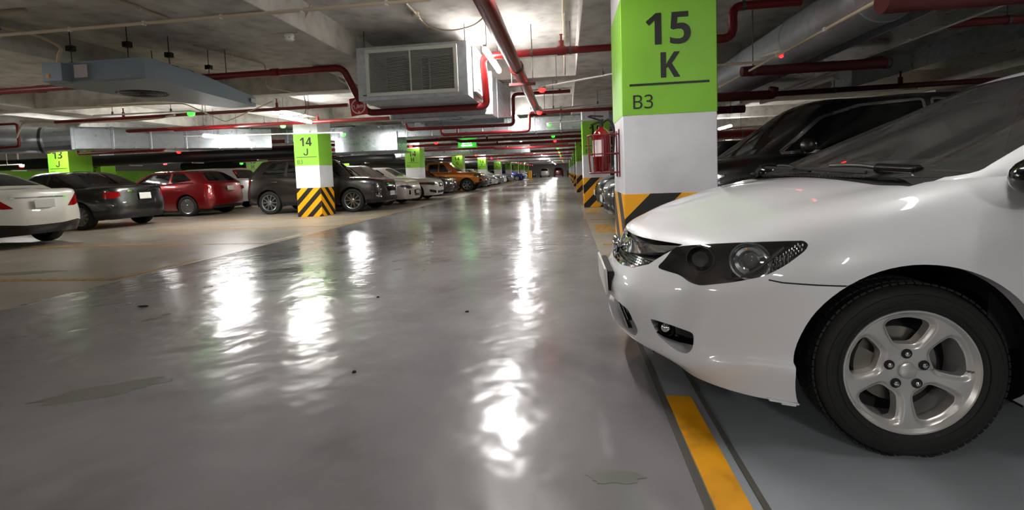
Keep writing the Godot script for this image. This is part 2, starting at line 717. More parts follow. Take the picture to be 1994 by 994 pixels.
	M.red_sign = paint(Color(0.78, 0.05, 0.06), 0.4)
	M.sign_white = paint(Color(0.9, 0.85, 0.85), 0.5)
	# cars
	m = paint(Color(0.87, 0.87, 0.88), 0.35)
	m.clearcoat_enabled = true
	m.clearcoat = 1.0
	m.clearcoat_roughness = 0.03
	M.white_paint = m
	M.rubber = paint(Color(0.085, 0.083, 0.08), 0.75)
	M.arch_black = paint(Color(0.045, 0.045, 0.045), 0.7)
	M.black_matt = paint(Color(0.05, 0.05, 0.052), 0.7)
	M.black_gloss = paint(Color(0.025, 0.025, 0.028), 0.12)
	M.lamp_black = paint(Color(0.03, 0.03, 0.032), 0.35)
	M.lamp_dark = paint(Color(0.30, 0.28, 0.275), 0.3, 0.5)
	M.chrome = paint(Color(0.85, 0.86, 0.87), 0.06, 1.0)
	M.steel = paint(Color(0.55, 0.53, 0.5), 0.35, 0.9)
	M.alloy = paint(Color(0.62, 0.62, 0.62), 0.3, 0.85)
	M.alloy_bright = paint(Color(0.80, 0.79, 0.775), 0.3, 0.55)
	M.dark_metal = paint(Color(0.3, 0.3, 0.3), 0.3, 0.8)
	M.dash = paint(Color(0.12, 0.125, 0.125), 0.7)
	M.seat = paint(Color(0.16, 0.15, 0.14), 0.85)
	M.plate = paint(Color(0.8, 0.8, 0.78), 0.35)
	M.plate_grey = paint(Color(0.5, 0.5, 0.52), 0.4)
	M.red_lens = paint(Color(0.55, 0.02, 0.03), 0.1)
	M.clear_lens = paint(Color(0.42, 0.43, 0.45), 0.12, 0.8)
	m = paint(Color(0.04, 0.05, 0.05), 0.05)
	M.dark_glass = m
	m = paint(Color(0.25, 0.245, 0.235, 0.7), 0.02)
	m.transparency = BaseMaterial3D.TRANSPARENCY_ALPHA
	M.clear_glass = m
	m = paint(Color(0.3, 0.3, 0.3, 0.06), 0.0)
	m.transparency = BaseMaterial3D.TRANSPARENCY_ALPHA
	M.lamp_glass = m
	m = paint(Color(0.95, 0.96, 0.98, 0.1), 0.02)
	m.refraction_enabled = true
	m.refraction_scale = 0.05
	M.bulb_glass = m
	M.tube_glow = glow(Color(1.0, 0.99, 0.975), 125.0)
	M.tube_soft = glow(Color(1.0, 0.99, 0.975), 20.0)
	M.green_glow = glow(Color(0.02, 0.9, 0.05), 5.0)
	M.red_glow = glow(Color(1.0, 0.06, 0.04), 6.0)
	M.exit_green = glow(Color(0.0, 0.75, 0.12), 0.9)
	M.exit_white = glow(Color(0.85, 1.0, 0.88), 2.5)

func car_paint(c: Color, metal := 0.3) -> StandardMaterial3D:
	var m := paint(c, 0.35, metal)
	m.clearcoat_enabled = true
	m.clearcoat = 1.0
	m.clearcoat_roughness = 0.04
	return m

const PITCH := 8.7
const Z_END := -97.0

func shell() -> void:
	var mb := Mb.new()
	mb.box(Vector3(-2.215, -0.15, (9 + Z_END) / 2), Vector3(5.17, 0.3, 9 - Z_END))
	struct("floor", mb, M.epoxy)
	mb = Mb.new()
	mb.box(Vector3(-14.65, -0.15, (9 + Z_END) / 2), Vector3(19.7, 0.3, 9 - Z_END))
	struct("floor", mb, M.lot)
	mb = Mb.new()
	mb.box(Vector3(9.185, -0.15, 2.4), Vector3(17.63, 0.3, 13.2))
	struct("floor", mb, M.bay)
	mb = Mb.new()
	mb.box(Vector3(9.185, -0.15, (-4.2 + Z_END) / 2), Vector3(17.63, 0.3, -4.2 - Z_END))
	struct("floor", mb, M.lot)
	mb = Mb.new()
	mb.box(Vector3(-3.25, 3.12, (9 + Z_END) / 2), Vector3(42.5, 0.24, 9 - Z_END))
	struct("ceiling", mb, M.concrete)
	for q in [[-6.95, 1.0], [-3.22, 0.75], [0.8, 1.2], [4.75, 0.5], [8.9, 0.9], [-10.9, 0.6], [-15.2, 0.9], [-19.4, 0.6], [13.0, 0.6]]:
		mb = Mb.new()
		mb.box(Vector3(q[0], 2.83, (9 + Z_END) / 2), Vector3(q[1], 0.36, 9 - Z_END), 0.012)
		struct("ceiling_beam", mb, M.concrete)
	var z := 4.8
	var k := 0
	while z > Z_END:
		var deep := 0.85 if k % 2 == 0 else 0.32
		var zc := z
		if k == 2:
			deep = 0.5
			zc = -3.4
		mb = Mb.new()
		mb.box(Vector3(-3.25, 2.832, zc), Vector3(42.5, 0.36, deep), 0.012)
		struct("ceiling_beam", mb, M.concrete)
		z -= PITCH / 2
		k += 1
	mb = Mb.new()
	mb.box(Vector3(-24.4, 1.5, (9 + Z_END) / 2), Vector3(0.3, 3.3, 9 - Z_END))
	var w := struct("wall_left", mb, M.grey_wall)
	mb = Mb.new()
	mb.box(Vector3(-24.24, 0.95, (9 + Z_END) / 2), Vector3(0.02, 1.9, 9 - Z_END))
	part("green_band", mb, M.green_paint, w)
	mb = Mb.new()
	mb.box(Vector3(18.1, 1.5, (9 + Z_END) / 2), Vector3(0.3, 3.3, 9 - Z_END))
	struct("wall_right", mb, M.grey_wall)
	mb = Mb.new()
	mb.box(Vector3(-3.2, 1.5, Z_END - 0.15), Vector3(42.9, 3.3, 0.3))
	struct("wall_far", mb, M.grey_wall)
	mb = Mb.new()
	mb.box(Vector3(-3.2, 1.5, 9.15), Vector3(42.9, 3.3, 0.3))
	struct("wall_near", mb, M.grey_wall)
	# painted lines
	mb = Mb.new()
	mb.box(Vector3(0.455, 0.001, 0.5), Vector3(0.105, 0.004, 5.0))
	solo("yellow_line", mb, M.line_yellow, "bright yellow line on the floor under the nose of the white sedan", "floor line")
	mb = Mb.new()
	mb.box(Vector3(0.385, 0.0, 2.3), Vector3(0.028, 0.006, 13.0))
	var j := struct("trim_1", mb, M.joint)
	mb = Mb.new()
	mb.box(Vector3(0.548, 0.001, 2.3), Vector3(0.02, 0.006, 13.0))
	part("joint_strip", mb, M.joint, j)
	var worn := ["nearest the camera", "third from column 14 J", "second from column 14 J", "nearest column 14 J"]
	for i in 4:
		var lz: float = [-4.36, -6.9, -9.25, -11.3][i]
		mb = Mb.new()
		mb.box(Vector3(-7.2, 0.001, lz), Vector3(4.6, 0.004, 0.1))
		mb.box(Vector3(-4.95, 0.001, lz - 0.55), Vector3(0.1, 0.004, 1.2))
		solo("bay_line", mb, M.line_worn, "worn yellow bay line on the empty floor at left, " + worn[i], "floor line", "worn bay lines at left")
	for q in [[-5.15, 0.35, 0.55, "closest to the white sedan's grille"], [-6.15, 0.9, 0.12, "crossing towards column 15 K"], [-7.9, 0.3, 1.1, "between column 15 K and the black saloon's nose"], [-9.3, 0.9, 0.12, "just in front of the black saloon's nose"], [-11.3, 0.3, 1.0, "at the foot of column 15 J"]]:
		mb = Mb.new()
		mb.box(Vector3(0.46 + q[1] / 2, 0.001, q[0]), Vector3(q[1], 0.004, q[2]))
		solo("edge_marking", mb, M.line_worn, "worn yellow edge marking at right, " + q[3], "floor line", "worn edge markings at right")
	mb = Mb.new()
	mb.box(Vector3(-2.1, 0.0, -55.0), Vector3(4.0, 0.003, 0.6))
	solo("cross_line", mb, M.line_worn, "pale painted line crossing the aisle far away", "floor line")

# a column with painted bands, lettering on the face towards the camera, hazard stripes at its foot
func column(x0: float, x1: float, z_front: float, num: String, letter: String, label: String, pitch := 0.36) -> void:
	var w := x1 - x0
	var t := thing("concrete_column", label, "column", Vector3((x0 + x1) / 2, 0, z_front - w / 2), 0.0, "painted columns")
	var h := w / 2
	var mb := Mb.new()
	mb.box(Vector3(0, 1.34, 0), Vector3(w, 2.68, w), 0.008)
	part("shaft", mb, M.wall_white, t)
	mb = Mb.new()
	mb.box(Vector3(0, 1.86, 0), Vector3(w + 0.006, 0.90, w + 0.006), 0.008)
	part("green_band", mb, M.green_paint, t)
	mb = Mb.new()
	mb.box(Vector3(0, 0.402, 0), Vector3(w + 0.006, 0.804, w + 0.006), 0.008)
	part("yellow_base", mb, M.hazard_yellow, t)
	mb = Mb.new()
	var face := pv([-h, 0.004, h, 0.004, h, 0.80, -h, 0.80])
	for f in 4:
		var b := Basis(SY, f * PI / 2)
		var s := 1.0 if f % 2 == 0 else -1.0
		for k in range(-3, 5):
			var o := k * pitch + 0.08
			var th := pitch * 0.475
			var st := pv([-h - 0.5, o - 0.48 - th, h + 0.5, o + w + 0.52 - th, h + 0.5, o + w + 0.52, -h - 0.5, o - 0.48])
			if s < 0:
				for i in st.size():
					st[i].x = -st[i].x
			for r in Geometry2D.intersect_polygons(face, st):
				mb.prism(r, b * Vector3(0, 0, h + 0.003), b, 0.0, 0.002, true, false)
	part("black_stripe", mb, M.hazard_black, t)
	var zf := h + 0.0045
	var a := mpart("number", text_mesh(num, 0.235), M.letter, t)
	a.position = Vector3(0.0, 2.06, zf)
	if letter == "J":
		mb = Mb.new()
		var jp := PackedVector2Array([Vector2(0.055, 0.095), Vector2(0.018, 0.095), Vector2(0.018, -0.03)])
		for k in 9:
			var a2 := -PI * k / 8.0
			jp.append(Vector2(-0.015, -0.035) + Vector2(cos(a2) * 0.033, sin(a2) * 0.03))
		jp.append(Vector2(-0.084, -0.025))
		for k in 9:
			var a3 := PI + PI * k / 8.0
			jp.append(Vector2(-0.0145, -0.03) + Vector2(cos(a3) * 0.0695, sin(a3) * 0.066))
		mb.prism(jp, Vector3(0, 1.785, zf), Basis.IDENTITY, -0.0015, 0.0015, true, false)
		part("letter", mb, M.letter, t)
	else:
		var l := mpart("letter", text_mesh(letter, 0.19), M.letter, t)
		l.position = Vector3(0.0, 1.785, zf)
	mb = Mb.new()
	mb.box(Vector3(0, 1.648, zf), Vector3(w * 0.84, 0.016, 0.003))
	part("rule", mb, M.letter, t)
	var lev := mpart("level_mark", text_mesh("B3", 0.105, false), M.letter, t)
	lev.position = Vector3(-h + 0.155, 1.515, zf)

func columns() -> void:
	var letters := ["K", "J", "H", "G", "F", "E", "D", "C", "B", "A", "A"]
	var far := ["", "", "", "", "fourth", "fifth", "sixth", "seventh", "eighth", "ninth", "tenth"]
	for k in 10:
		var z := -3.68 - PITCH * k
		var lab := "large white column marked 15 K with green band, directly behind the white sedan"
		if k == 1:
			lab = "white column marked 15 with yellow and black foot, partly behind the fire extinguisher"
		elif k == 2:
			lab = "white and green column on the right, second one beyond the fire extinguisher"
		elif k > 2:
			lab = "distant white and green column in the right row, %s beyond the large one marked 15 K" % ["", "", "", "third", "fourth", "fifth", "sixth", "seventh", "eighth", "ninth"][k]
		column(0.45, 1.16, z, "15", letters[k], lab, 0.5)
	for k in range(1, 10):
		var z := -11.78 - PITCH * (k - 1)
		var lab: String = ["", "white column marked 14 J with green band, in front of the dark grey crossover", "white column marked 14 H with green band, behind the pale saloon's bonnet", "green-banded column marked 14 beyond the orange pickup", "", "", "", "", "", ""][k]
		if lab == "":
			lab = "distant white and green column in the left row, %s beyond the one marked 14 J" % ["", "", "", "", "third", "fourth", "fifth", "sixth", "seventh", "eighth"][k]
		column(-7.42, -6.71, z, "14", letters[k], lab)
	column(-15.75, -15.04, -12.2, "13", "J", "green column marked 13 J behind the black saloon at far left")
	column(-15.75, -15.04, -20.9, "13", "H", "green column marked 13 behind the white van and dark grey crossover")
	column(-15.75, -15.04, -29.6, "13", "G", "green column far behind the pale saloons, left of column 14 H")
	column(-22.2, -21.5, -18.8, "12", "H", "plain green column between the black saloon and the red hatchback")
	column(9.0, 9.7, -12.4, "16", "J", "dim column far right behind the black off-roader")

func tube_light(x: float, y: float, z: float, label: String, lit := true, len := 1.26, en := 4.2) -> void:
	var t := thing("tube_light", label, "ceiling light", Vector3(x, y, z), 0.0, "tube lights under the ceiling" if lit else "unlit battens at right")
	var mb := Mb.new()
	mb.box(Vector3(0, 0.032, 0), Vector3(0.05, 0.03, len), 0.006)
	part("housing", mb, M.white_metal, t)
	mb = Mb.new()
	mb.tube(PackedVector3Array([Vector3(0, -0.018, -len / 2 + 0.02), Vector3(0, -0.018, len / 2 - 0.02)]), 0.036, 14)
	part("tube", mb, (M.tube_glow if en > 4.0 else M.tube_soft) if lit else M.white_metal, t)
	for s in [-1.0, 1.0]:
		mb = Mb.new()
		mb.tube(PackedVector3Array([Vector3(0, 0.04, s * len * 0.4), Vector3(0, 3.0 - y, s * len * 0.4)]), 0.004, 6)
		part("hanger_rod", mb, M.rod, t)
	if lit:
		var a := AreaLight3D.new()
		a.name = "lamp_light"
		a.area_size = Vector2(0.06, len - 0.04)
		a.light_energy = en
		a.light_color = Color(1.0, 0.99, 0.975)
		a.set("area_range", 60.0)
		a.set("area_attenuation", 2.0)
		a.shadow_enabled = true
		a.rotation.x = -PI / 2
		a.position = Vector3(0, -0.06, 0)
		t.add_child(a)

func tubes() -> void:
	tube_light(-0.985, 2.6, -6.45, "bright tube light hanging beside the ventilation unit's right side", true, 1.26, 4.05)
	tube_light(-1.3, 2.5, -12.3, "tube light hanging in front of the far silver duct, right of the ventilation unit")
	for k in 8:
		var z: float = [-22.7, -32.0, -41.5, -51.0, -61.0, -72.0, -83.0, -92.0][k]  # the farthest one is placed to light the end wall
		tube_light(-2.15, 2.5, z, "distant tube light over the aisle, %s beyond the silver duct" % ["first", "second", "third", "fourth", "fifth", "sixth", "seventh", "last"][k], true, 1.26, 9.0)
	tube_light(-6.42, 2.5, -10.38, "tube light just in front of column 14 J")
	for k in 7:
		var z: float = [-21.0, -29.6, -38.2, -47.0, -56.0, -65.0, -75.0][k]
		tube_light(-6.85, 2.5, z, "tube light over the left row of cars, %s beyond the one at column 14 J" % ["first", "second", "third", "fourth", "fifth", "sixth", "seventh"][k])
	tube_light(-8.69, 2.2, -10.75, "tube light in front of the silver duct at left, above the red hatchback")
	tube_light(-10.9, 2.5, -22.9, "tube light far behind the dark grey crossover's roof")
	tube_light(-10.9, 2.5, -39.0, "tiny tube light deep in the left row beyond the orange pickup")
	tube_light(-15.0, 2.45, -11.1, "tube light at far left below the round silencer")
	tube_light(-17.3, 2.2, -17.6, "tube light low behind the black saloon's roof")
	tube_light(-9.4, 2.35, -19.3, "tube light above the pale saloons behind the long silver duct")
	tube_light(-15.0, 2.5, -30.0, "tube light deep in the far left behind column 13")
	tube_light(-10.5, 2.5, -3.5, "unseen tube light out of view left of the jet fan, lighting the left bays")  # out of view, lights the bays and cars at left
	tube_light(-1.2, 2.55, 2.6, "unseen tube light behind the camera, lighting the near aisle", true, 1.26, 1.0)  # unseen, behind the camera; lights the near floor weakly
	tube_light(1.7, 2.55, -1.5, "unseen tube light above the picture, lighting the white sedan bonnet", true, 1.26, 0.8)  # out of view overhead; lights the bonnet and throws the nose shadow
	tube_light(-0.45, 2.6, -3.2, "unseen tube light just above the top edge of the view, lighting slab and aisle", true, 1.26, 3.0)  # out of view, placed to light the slab beside the main pipe
	tube_light(1.7, 2.5, 3.6, "tube light over the empty bay behind the camera", true, 1.26, 8.0)  # unseen, set back to light the sedan side and the column face
	tube_light(-6.4, 2.5, 3.5, "unseen tube light behind the camera at left, lighting the left bays")  # unseen, behind the camera on the left
	tube_light(3.65, 2.16, -7.9, "unlit white batten at right above the black off-roader", false, 2.4)
	tube_light(4.15, 2.5, -12.1, "short unlit white batten just right of column 15 K", false, 1.3)
	tube_light(5.6, 2.35, -17.0, "tube light low between column 15 K and the black off-roader's windscreen")
	tube_light(6.8, 2.5, -3.6, "added fill tube light outside the right edge of the view, brightening the right ceiling", true, 1.26, 2.0)  # fill lamp added out of view to lift the dark right ceiling
	tube_light(9.0, 2.4, -16.0, "dim tube light placed far right to light the ceiling beyond the black off-roader", true, 1.26, 3.0)  # placed to lighten the ceiling on the right

# ---------------------------------------------------------------- cars
const SX := Vector3(1, 0, 0)
const SY := Vector3(0, 1, 0)
const SZ := Vector3(0, 0, 1)

func view_of(s: String) -> Array:
	match s:
		"side": return [SX, SY, SZ]
		"front": return [SZ, SY, -SX]
		"rear": return [SZ, SY, SX]
		"low": return [SX, SY, SZ]
	return [SX, SZ, SY]

func pv(a: Array) -> PackedVector2Array:
	var r := PackedVector2Array()
	for i in range(0, a.size(), 2):
		r.append(Vector2(a[i], a[i + 1]))
	return r

func strip(line: PackedVector2Array, w: float) -> PackedVector2Array:
	var l := PackedVector2Array()
	var r := PackedVector2Array()
	for i in line.size():
		var d := (line[mini(i + 1, line.size() - 1)] - line[maxi(i - 1, 0)]).normalized()
		var o := Vector2(-d.y, d.x) * w / 2
		l.append(line[i] + o)
		r.append(line[i] - o)
	r.reverse()
	l.append_array(r)
	return l

func disc_poly(c: Vector2, r: float, k := 40) -> PackedVector2Array:
	var o := PackedVector2Array()
	for i in k:
		o.append(c + Vector2(cos(TAU * i / k), sin(TAU * i / k)) * r)
	return o

func cap_net(rows: Array) -> Array:
	var net := []
	for k in rows.size():
		var r: Array = rows[k]
		var b := Vector3(r[0], r[1], r[2])
		var e := Vector3(r[3], r[4], r[5])
		var s := Vector3(r[6], r[7], 0)
		var out := Vector3(0, 0.012, 0) if b.z < e.z + 0.02 and k < 3 or k > rows.size() - 4 else Vector3(0, 0, 0.018)
		if r[2] == 0.0:
			out.z = 0
		var m := e.lerp(s, 0.5)
		m.y = e.y + (s.y - e.y) * 0.75
		var a1 := b.lerp(e, 0.35) + out
		var a2 := b.lerp(e, 0.72) + out
		net.append([b, a1, a2, e, m, s])
	return net

var wheel_cache := {}

# tyre and rim meshes lying in the plane z = 0, outer face towards +z
func wheel_meshes(r: float, rim: float, spokes: int, twin: bool, width := 0.2) -> Array:
	var key := "%f_%f_%d_%s" % [r, rim, spokes, twin]
	if wheel_cache.has(key):
		return wheel_cache[key]
	var m := Basis(Vector3(1, 0, 0), Vector3(0, 0, 1), Vector3(0, -1, 0))
	var t := Mb.new()
	t.lathe(PackedVector2Array([Vector2(rim, -width), Vector2(r * 0.93, -width), Vector2(r, -width + 0.03), Vector2(r, -0.035), Vector2(r * 0.985, -0.012), Vector2(r * 0.94, 0.0), Vector2((r + rim) * 0.5, 0.004), Vector2(rim + 0.01, -0.003), Vector2(rim, -0.015)]), Vector3.ZERO, m, 36)
	var d := Mb.new()
	d.lathe(PackedVector2Array([Vector2(rim - 0.02, -width), Vector2(rim - 0.02, -0.03), Vector2(rim - 0.015, -0.012), Vector2(rim + 0.002, -0.004), Vector2(rim + 0.004, -0.012)]), Vector3.ZERO, m, 36)
	d.lathe(PackedVector2Array([Vector2(0.0, -0.012), Vector2(0.045, -0.012), Vector2(0.06, -0.022), Vector2(0.065, -0.06)]), Vector3.ZERO, m, 20)
	for i in spokes:
		for s in ([-1.0, 1.0] if twin else [0.0]):
			var a: float = TAU * i / spokes + PI / 2 + s * PI / spokes * 0.36
			var a2: float = TAU * i / spokes + PI / 2 + s * PI / spokes * 0.5
			var e := Vector3(cos(a), sin(a), 0)
			var q := Vector3(-sin(a), cos(a), 0)
			var e2 := Vector3(cos(a2), sin(a2), 0)
			var q2 := Vector3(-sin(a2), cos(a2), 0)
			var w0 := 0.018 if twin else 0.026
			var w1 := 0.014 if twin else 0.032
			var p0 := e * 0.045 + Vector3(0, 0, -0.02)
			var p1 := e2 * (rim - 0.012) + Vector3(0, 0, -0.012)
			var z := Vector3(0, 0, -0.03)
			d.quad(p0 - q * w0, p1 - q2 * w1, p1 + q2 * w1, p0 + q * w0, SZ)
			d.quad(p0 - q * w0, p1 - q2 * w1, p1 - q2 * w1 * 1.4 + z, p0 - q * w0 * 1.4 + z, -q)
			d.quad(p0 + q * w0, p1 + q2 * w1, p1 + q2 * w1 * 1.4 + z, p0 + q * w0 * 1.4 + z, q)
	var b := Mb.new()
	b.lathe(PackedVector2Array([Vector2(0.0, -0.07), Vector2(rim - 0.021, -0.075)]), Vector3.ZERO, m, 24)
	wheel_cache[key] = [t.mesh(), d.mesh(), b.mesh()]
	return wheel_cache[key]

func add_wheel(car: Node3D, at: Vector3, sgn: float, meshes: Array, rim_mat: Material, yaw := 0.0) -> void:
	var o := mpart("wheel", meshes[0], M.rubber, car)
	o.position = at
	o.rotation.y = (0.0 if sgn > 0 else PI) + yaw
	mpart("rim", meshes[1], rim_mat, o)
	mpart("wheel_shade_disc", meshes[2], M.black_matt, o)  # black disc stands in for the shade behind the spokes

func gv(sp: Dictionary, k: String, other):
	return sp[k] if sp.has(k) else other

func car_rows(sp: Dictionary) -> Array:
	var L: float = sp.L
	var W: float = sp.W
	var b: float = gv(sp, "b", 0.2)
	var fo: float = sp.fo
	var wb: float = sp.wb
	var ny: float = sp.nose
	var cu: float = sp.cowl_u
	var cy: float = sp.cowl_y
	var b0: float = sp.belt0
	var b1: float = sp.belt1
	var fc: float = gv(sp, "fc", 0.42)
	var rc: float = gv(sp, "rc", 0.34)
	var hu: float = gv(sp, "hood_u", 0.28)
	var dy: float = sp.deck_y
	var du: float = sp.deck_u
	var rake: float = gv(sp, "rake", 0.1)
	var rrake: float = gv(sp, "rrake", 0.07)
	var box := bool(gv(sp, "box", false))
	var rows := []
	var front := [[0.0, 0.0], [0.02, 0.3], [0.1, 0.56], [0.3, 0.79], [0.62, 0.915], [1.1, 0.972]]
	for k in 6:
		var u: float = front[k][0] * fc
		var w: float = front[k][1] * W
		var f := k / 5.0
		var e := lerpf(ny, lerpf(ny, b0, 0.42), f * f)
		var uc := lerpf(hu, fo * 0.85, f)
		var sy := lerpf(ny + 0.045, cy, sin(clampf((uc - hu * 0.6) / (cu - hu * 0.6), 0.0, 1.0) * PI / 2))
		rows.append([u, w, uc, sy, [[b, 0.06], [b + 0.1, 0.012], [lerpf(b, ny, 0.52), 0.0], [lerpf(b, ny, 0.82), 0.035 * rake * 10], [e, lerpf(rake * 1.1, 0.09, f)]]])
	var side := [[fo, 0.995], [cu + 0.1, 1.0], [(fo * 2 + wb) / 2 + 0.2, 1.0], [fo + wb, 0.99]]
	for k in 4:
		var u: float = side[k][0]
		var g := clampf((u - cu) / (fo + wb - cu), 0.0, 1.0)
		var e := lerpf(b0, b1, g)
		if k == 0:
			e = lerpf(ny, b0, 0.66)
		var sy := lerpf(cy, dy, g)
		if k == 0:
			sy = lerpf(ny + 0.045, cy, sin(clampf((u - hu * 0.6) / (cu - hu * 0.6), 0.0, 1.0) * PI / 2))
		rows.append([u, side[k][1] * W, u, sy, [[b, 0.07], [b + 0.14, 0.022], [lerpf(b, e, 0.5), 0.0], [lerpf(b, e, 0.8), 0.01], [e, 0.085]]])
	var back := [[1.5, 0.965], [0.8, 0.9], [0.36, 0.76], [0.1, 0.48], [0.02, 0.25], [0.0, 0.0]]
	for k in 6:
		var u: float = L - back[k][0] * rc
		var f := (k + 1) / 6.0
		var e := lerpf(b1, gv(sp, "tail_e", b1), f)
		var uc := lerpf(fo + wb + 0.15, du, f)
		var sy := lerpf(dy, gv(sp, "tail_y", dy), f)
		rows.append([u, back[k][1] * W, uc, sy, [[b + 0.03, 0.06], [b + 0.15, 0.012], [lerpf(b, e, 0.45), 0.0], [lerpf(b, e, 0.76), rrake * 0.5], [e, rrake]]])
	return rows

func cab_rows(sp: Dictionary) -> Array:
	var gw: float = sp.W - gv(sp, "tumble", 0.1)
	var rw: float = sp.roof_w
	var wu: float = sp.cowl_u
	var wy: float = sp.cowl_y - 0.035
	var tu: float = sp.wt_u
	var ry: float = sp.roof_y
	var rt: float = sp.rt_u
	var ru: float = sp.rb_u
	var yb: float = sp.rb_y - 0.035
	var b0: float = sp.belt0 - 0.02
	var b1: float = sp.belt1 - 0.02
	var ey := ry - 0.07
	return [
		[wu, wy, 0.0, tu, ry - 0.035, 0.0, tu + 0.35, ry], [wu + 0.01, wy, gw * 0.5, tu + 0.015, ry - 0.04, rw * 0.5, tu + 0.37, ry],
		[wu + 0.06, wy, gw * 0.9, tu + 0.06, ry - 0.058, rw * 0.88, tu + 0.42, ry], [wu + 0.17, wy + 0.01, gw, tu + 0.17, ey, rw, tu + 0.5, ry],
		[lerpf(wu, ru, 0.35), b0, gw, lerpf(tu, rt, 0.42), ey + 0.02, rw + 0.012, lerpf(tu, rt, 0.5), ry + 0.005], [lerpf(wu, ru, 0.68), lerpf(b0, b1, 0.7), gw, lerpf(tu, rt, 0.78), ey + 0.008, rw, lerpf(tu, rt, 0.72), ry - 0.005],
		[ru - 0.22, yb, gw * 0.965, rt - 0.1, ey - 0.012, rw * 0.97, rt - 0.36, ry - 0.012], [ru - 0.06, yb, gw * 0.85, rt - 0.01, ey + 0.005, rw * 0.85, rt - 0.28, ry - 0.016],
		[ru, yb, gw * 0.45, rt + 0.015, ry - 0.05, rw * 0.45, rt - 0.23, ry - 0.018], [ru + 0.005, yb, 0.0, rt + 0.02, ry - 0.045, 0.0, rt - 0.22, ry - 0.02]]

# the generic car: local x runs from its nose (0) to its tail, y up, z across
func make_car(sp: Dictionary, label: String, at: Vector3, turn: float, group := "") -> Node3D:
	var car := thing(gv(sp, "called", "parked_car"), label, gv(sp, "cat", "car"), at, turn, group)
	var pm: Material = sp.paint
	var body := soup_of(net_shell(body_net(car_rows(sp)), gv(sp, "per_k", 5), 3))
	var cab := soup_of(net_shell(cap_net(cab_rows(sp)), gv(sp, "per_k", 5), 3))
	var ar: float = gv(sp, "arch", sp.wr + 0.055)
	var wy: float = sp.wr
	for u in [sp.fo, sp.fo + sp.wb]:
		var c := body.cut(disc_poly(Vector2(u, wy), ar), SX, SY, SZ, -2)
		body = c[0]
		for sd in [1, -1]:
			var lip := Mb.new()
			c[1].walls(lip, 0.0, 0.0, sd, Vector3(0, 0, -0.06), Vector3(u, wy, 0), ar)
			part("arch_lip", lip, gv(sp, "lip", pm), car)
		for sg in [-1.0, 1.0]:
			var well := Mb.new()
			well.lathe(PackedVector2Array([Vector2(0.0, -0.26), Vector2(ar + 0.01, -0.26), Vector2(ar + 0.01, -0.03)]), Vector3(u, wy, (sp.W - 0.055) * sg), Basis(SX, SZ * sg, SY), 20, -0.3, PI + 0.3)
			part("wheel_well", well, M.black_matt, car)
	for q in gv(sp, "patches", []):
		var vw := view_of(q[1])
		var which: Soup = cab if q.size() > 5 and q[5] == "cab" else body
		var c: Array = which.cut(q[2], vw[0], vw[1], vw[2], 0.35 if q[1] == "low" or q[0] == "tail_light" else 0.12)
		if q.size() > 5 and q[5] == "cab":
			cab = c[0]
		else:
			body = c[0]
		var off: float = q[4]
		if q[0] in ["headlight", "tail_light", "fog_light", "exhaust_tip"] or (q[0] == "grille" and q[2][0].x > 0.02):
			for sd in [1, -1]:
				var pt := Mb.new()
				c[1].emit(pt, off, sd)
				c[1].walls(pt, 0.0, off, sd)
				part(q[0], pt, q[3], car)
		else:
			var pt := Mb.new()
			c[1].emit(pt, off)
			c[1].walls(pt, 0.0, off)
			part(q[0], pt, q[3], car)
	# glass
	var gw: float = sp.W - gv(sp, "tumble", 0.1)
	var rw: float = sp.roof_w
	var ry: float = sp.roof_y
	var glass: Material = gv(sp, "glass", M.dark_glass)
	var c := cab.cut(pv([-0.2, sp.cowl_y + 0.02, gw * 0.86, sp.cowl_y + 0.02, rw * 0.87, ry - 0.1, rw * 0.5, ry - 0.072, -0.2, ry - 0.07]), SZ, SY, -SX, 0.2)
	cab = c[0]
	var mb := Mb.new()
	c[1].emit(mb, -0.004)
	c[1].walls(mb, 0.0, -0.004)
	part("windshield", mb, gv(sp, "front_glass", glass), car)
	if not gv(sp, "no_rear_glass", false):
		c = cab.cut(pv([-0.2, sp.rb_y + 0.035, gw * 0.8, sp.rb_y + 0.035, rw * 0.83, ry - 0.115, rw * 0.5, ry - 0.085, -0.2, ry - 0.08]), SZ, SY, SX, 0.2)
		cab = c[0]
		mb = Mb.new()
		c[1].emit(mb, -0.004)
		c[1].walls(mb, 0.0, -0.004)
		part("rear_window", mb, glass, car)
	var wins: Array = gv(sp, "wins", [])
	if wins.is_empty():
		var f0: float = sp.cowl_u + 0.42
		var f1: float = sp.wt_u + 0.24
		var b0: float = sp.belt0 + 0.03
		var b1: float = sp.belt1 + 0.035
		var top := ry - 0.115
		var mid: float = lerpf(sp.wt_u, sp.rt_u, 0.47) + 0.12
		var r1: float = sp.rt_u - 0.32 if not gv(sp, "box", false) else sp.rt_u - 0.42
		var r0: float = minf(sp.rb_u - 0.42, sp.fo + sp.wb + 0.35) if not gv(sp, "box", false) else sp.rb_u - 0.62
		wins = [pv([f0, b0, f1, top, mid - 0.04, top + 0.018, mid - 0.02, lerpf(b0, b1, 0.5)]), pv([mid + 0.06, lerpf(b0, b1, 0.55), mid + 0.03, top + 0.018, r1, top, r0, b1 + 0.02])]
	if sp.has("trim"):
		var tr := Mb.new()
		for w in wins:
			var line := round_poly(w, 0.04, 3)
			line.append(line[0])
			c = cab.cut(strip(line, 0.03), SX, SY, SZ, 0.2)
			cab = c[0]
			c[1].emit(tr, 0.002)
			c[1].walls(tr, 0.0, 0.002)
		part("window_trim", tr, sp.trim, car)
	for w in wins:
		c = cab.cut(round_poly(w, 0.04, 3), SX, SY, SZ, 0.2)
		cab = c[0]
		for sd in [1, -1]:
			mb = Mb.new()
			c[1].emit(mb, -0.004, sd)
			c[1].walls(mb, 0.0, -0.004, sd)
			part("side_window", mb, glass, car)
	mb = Mb.new()
	body.emit(mb)
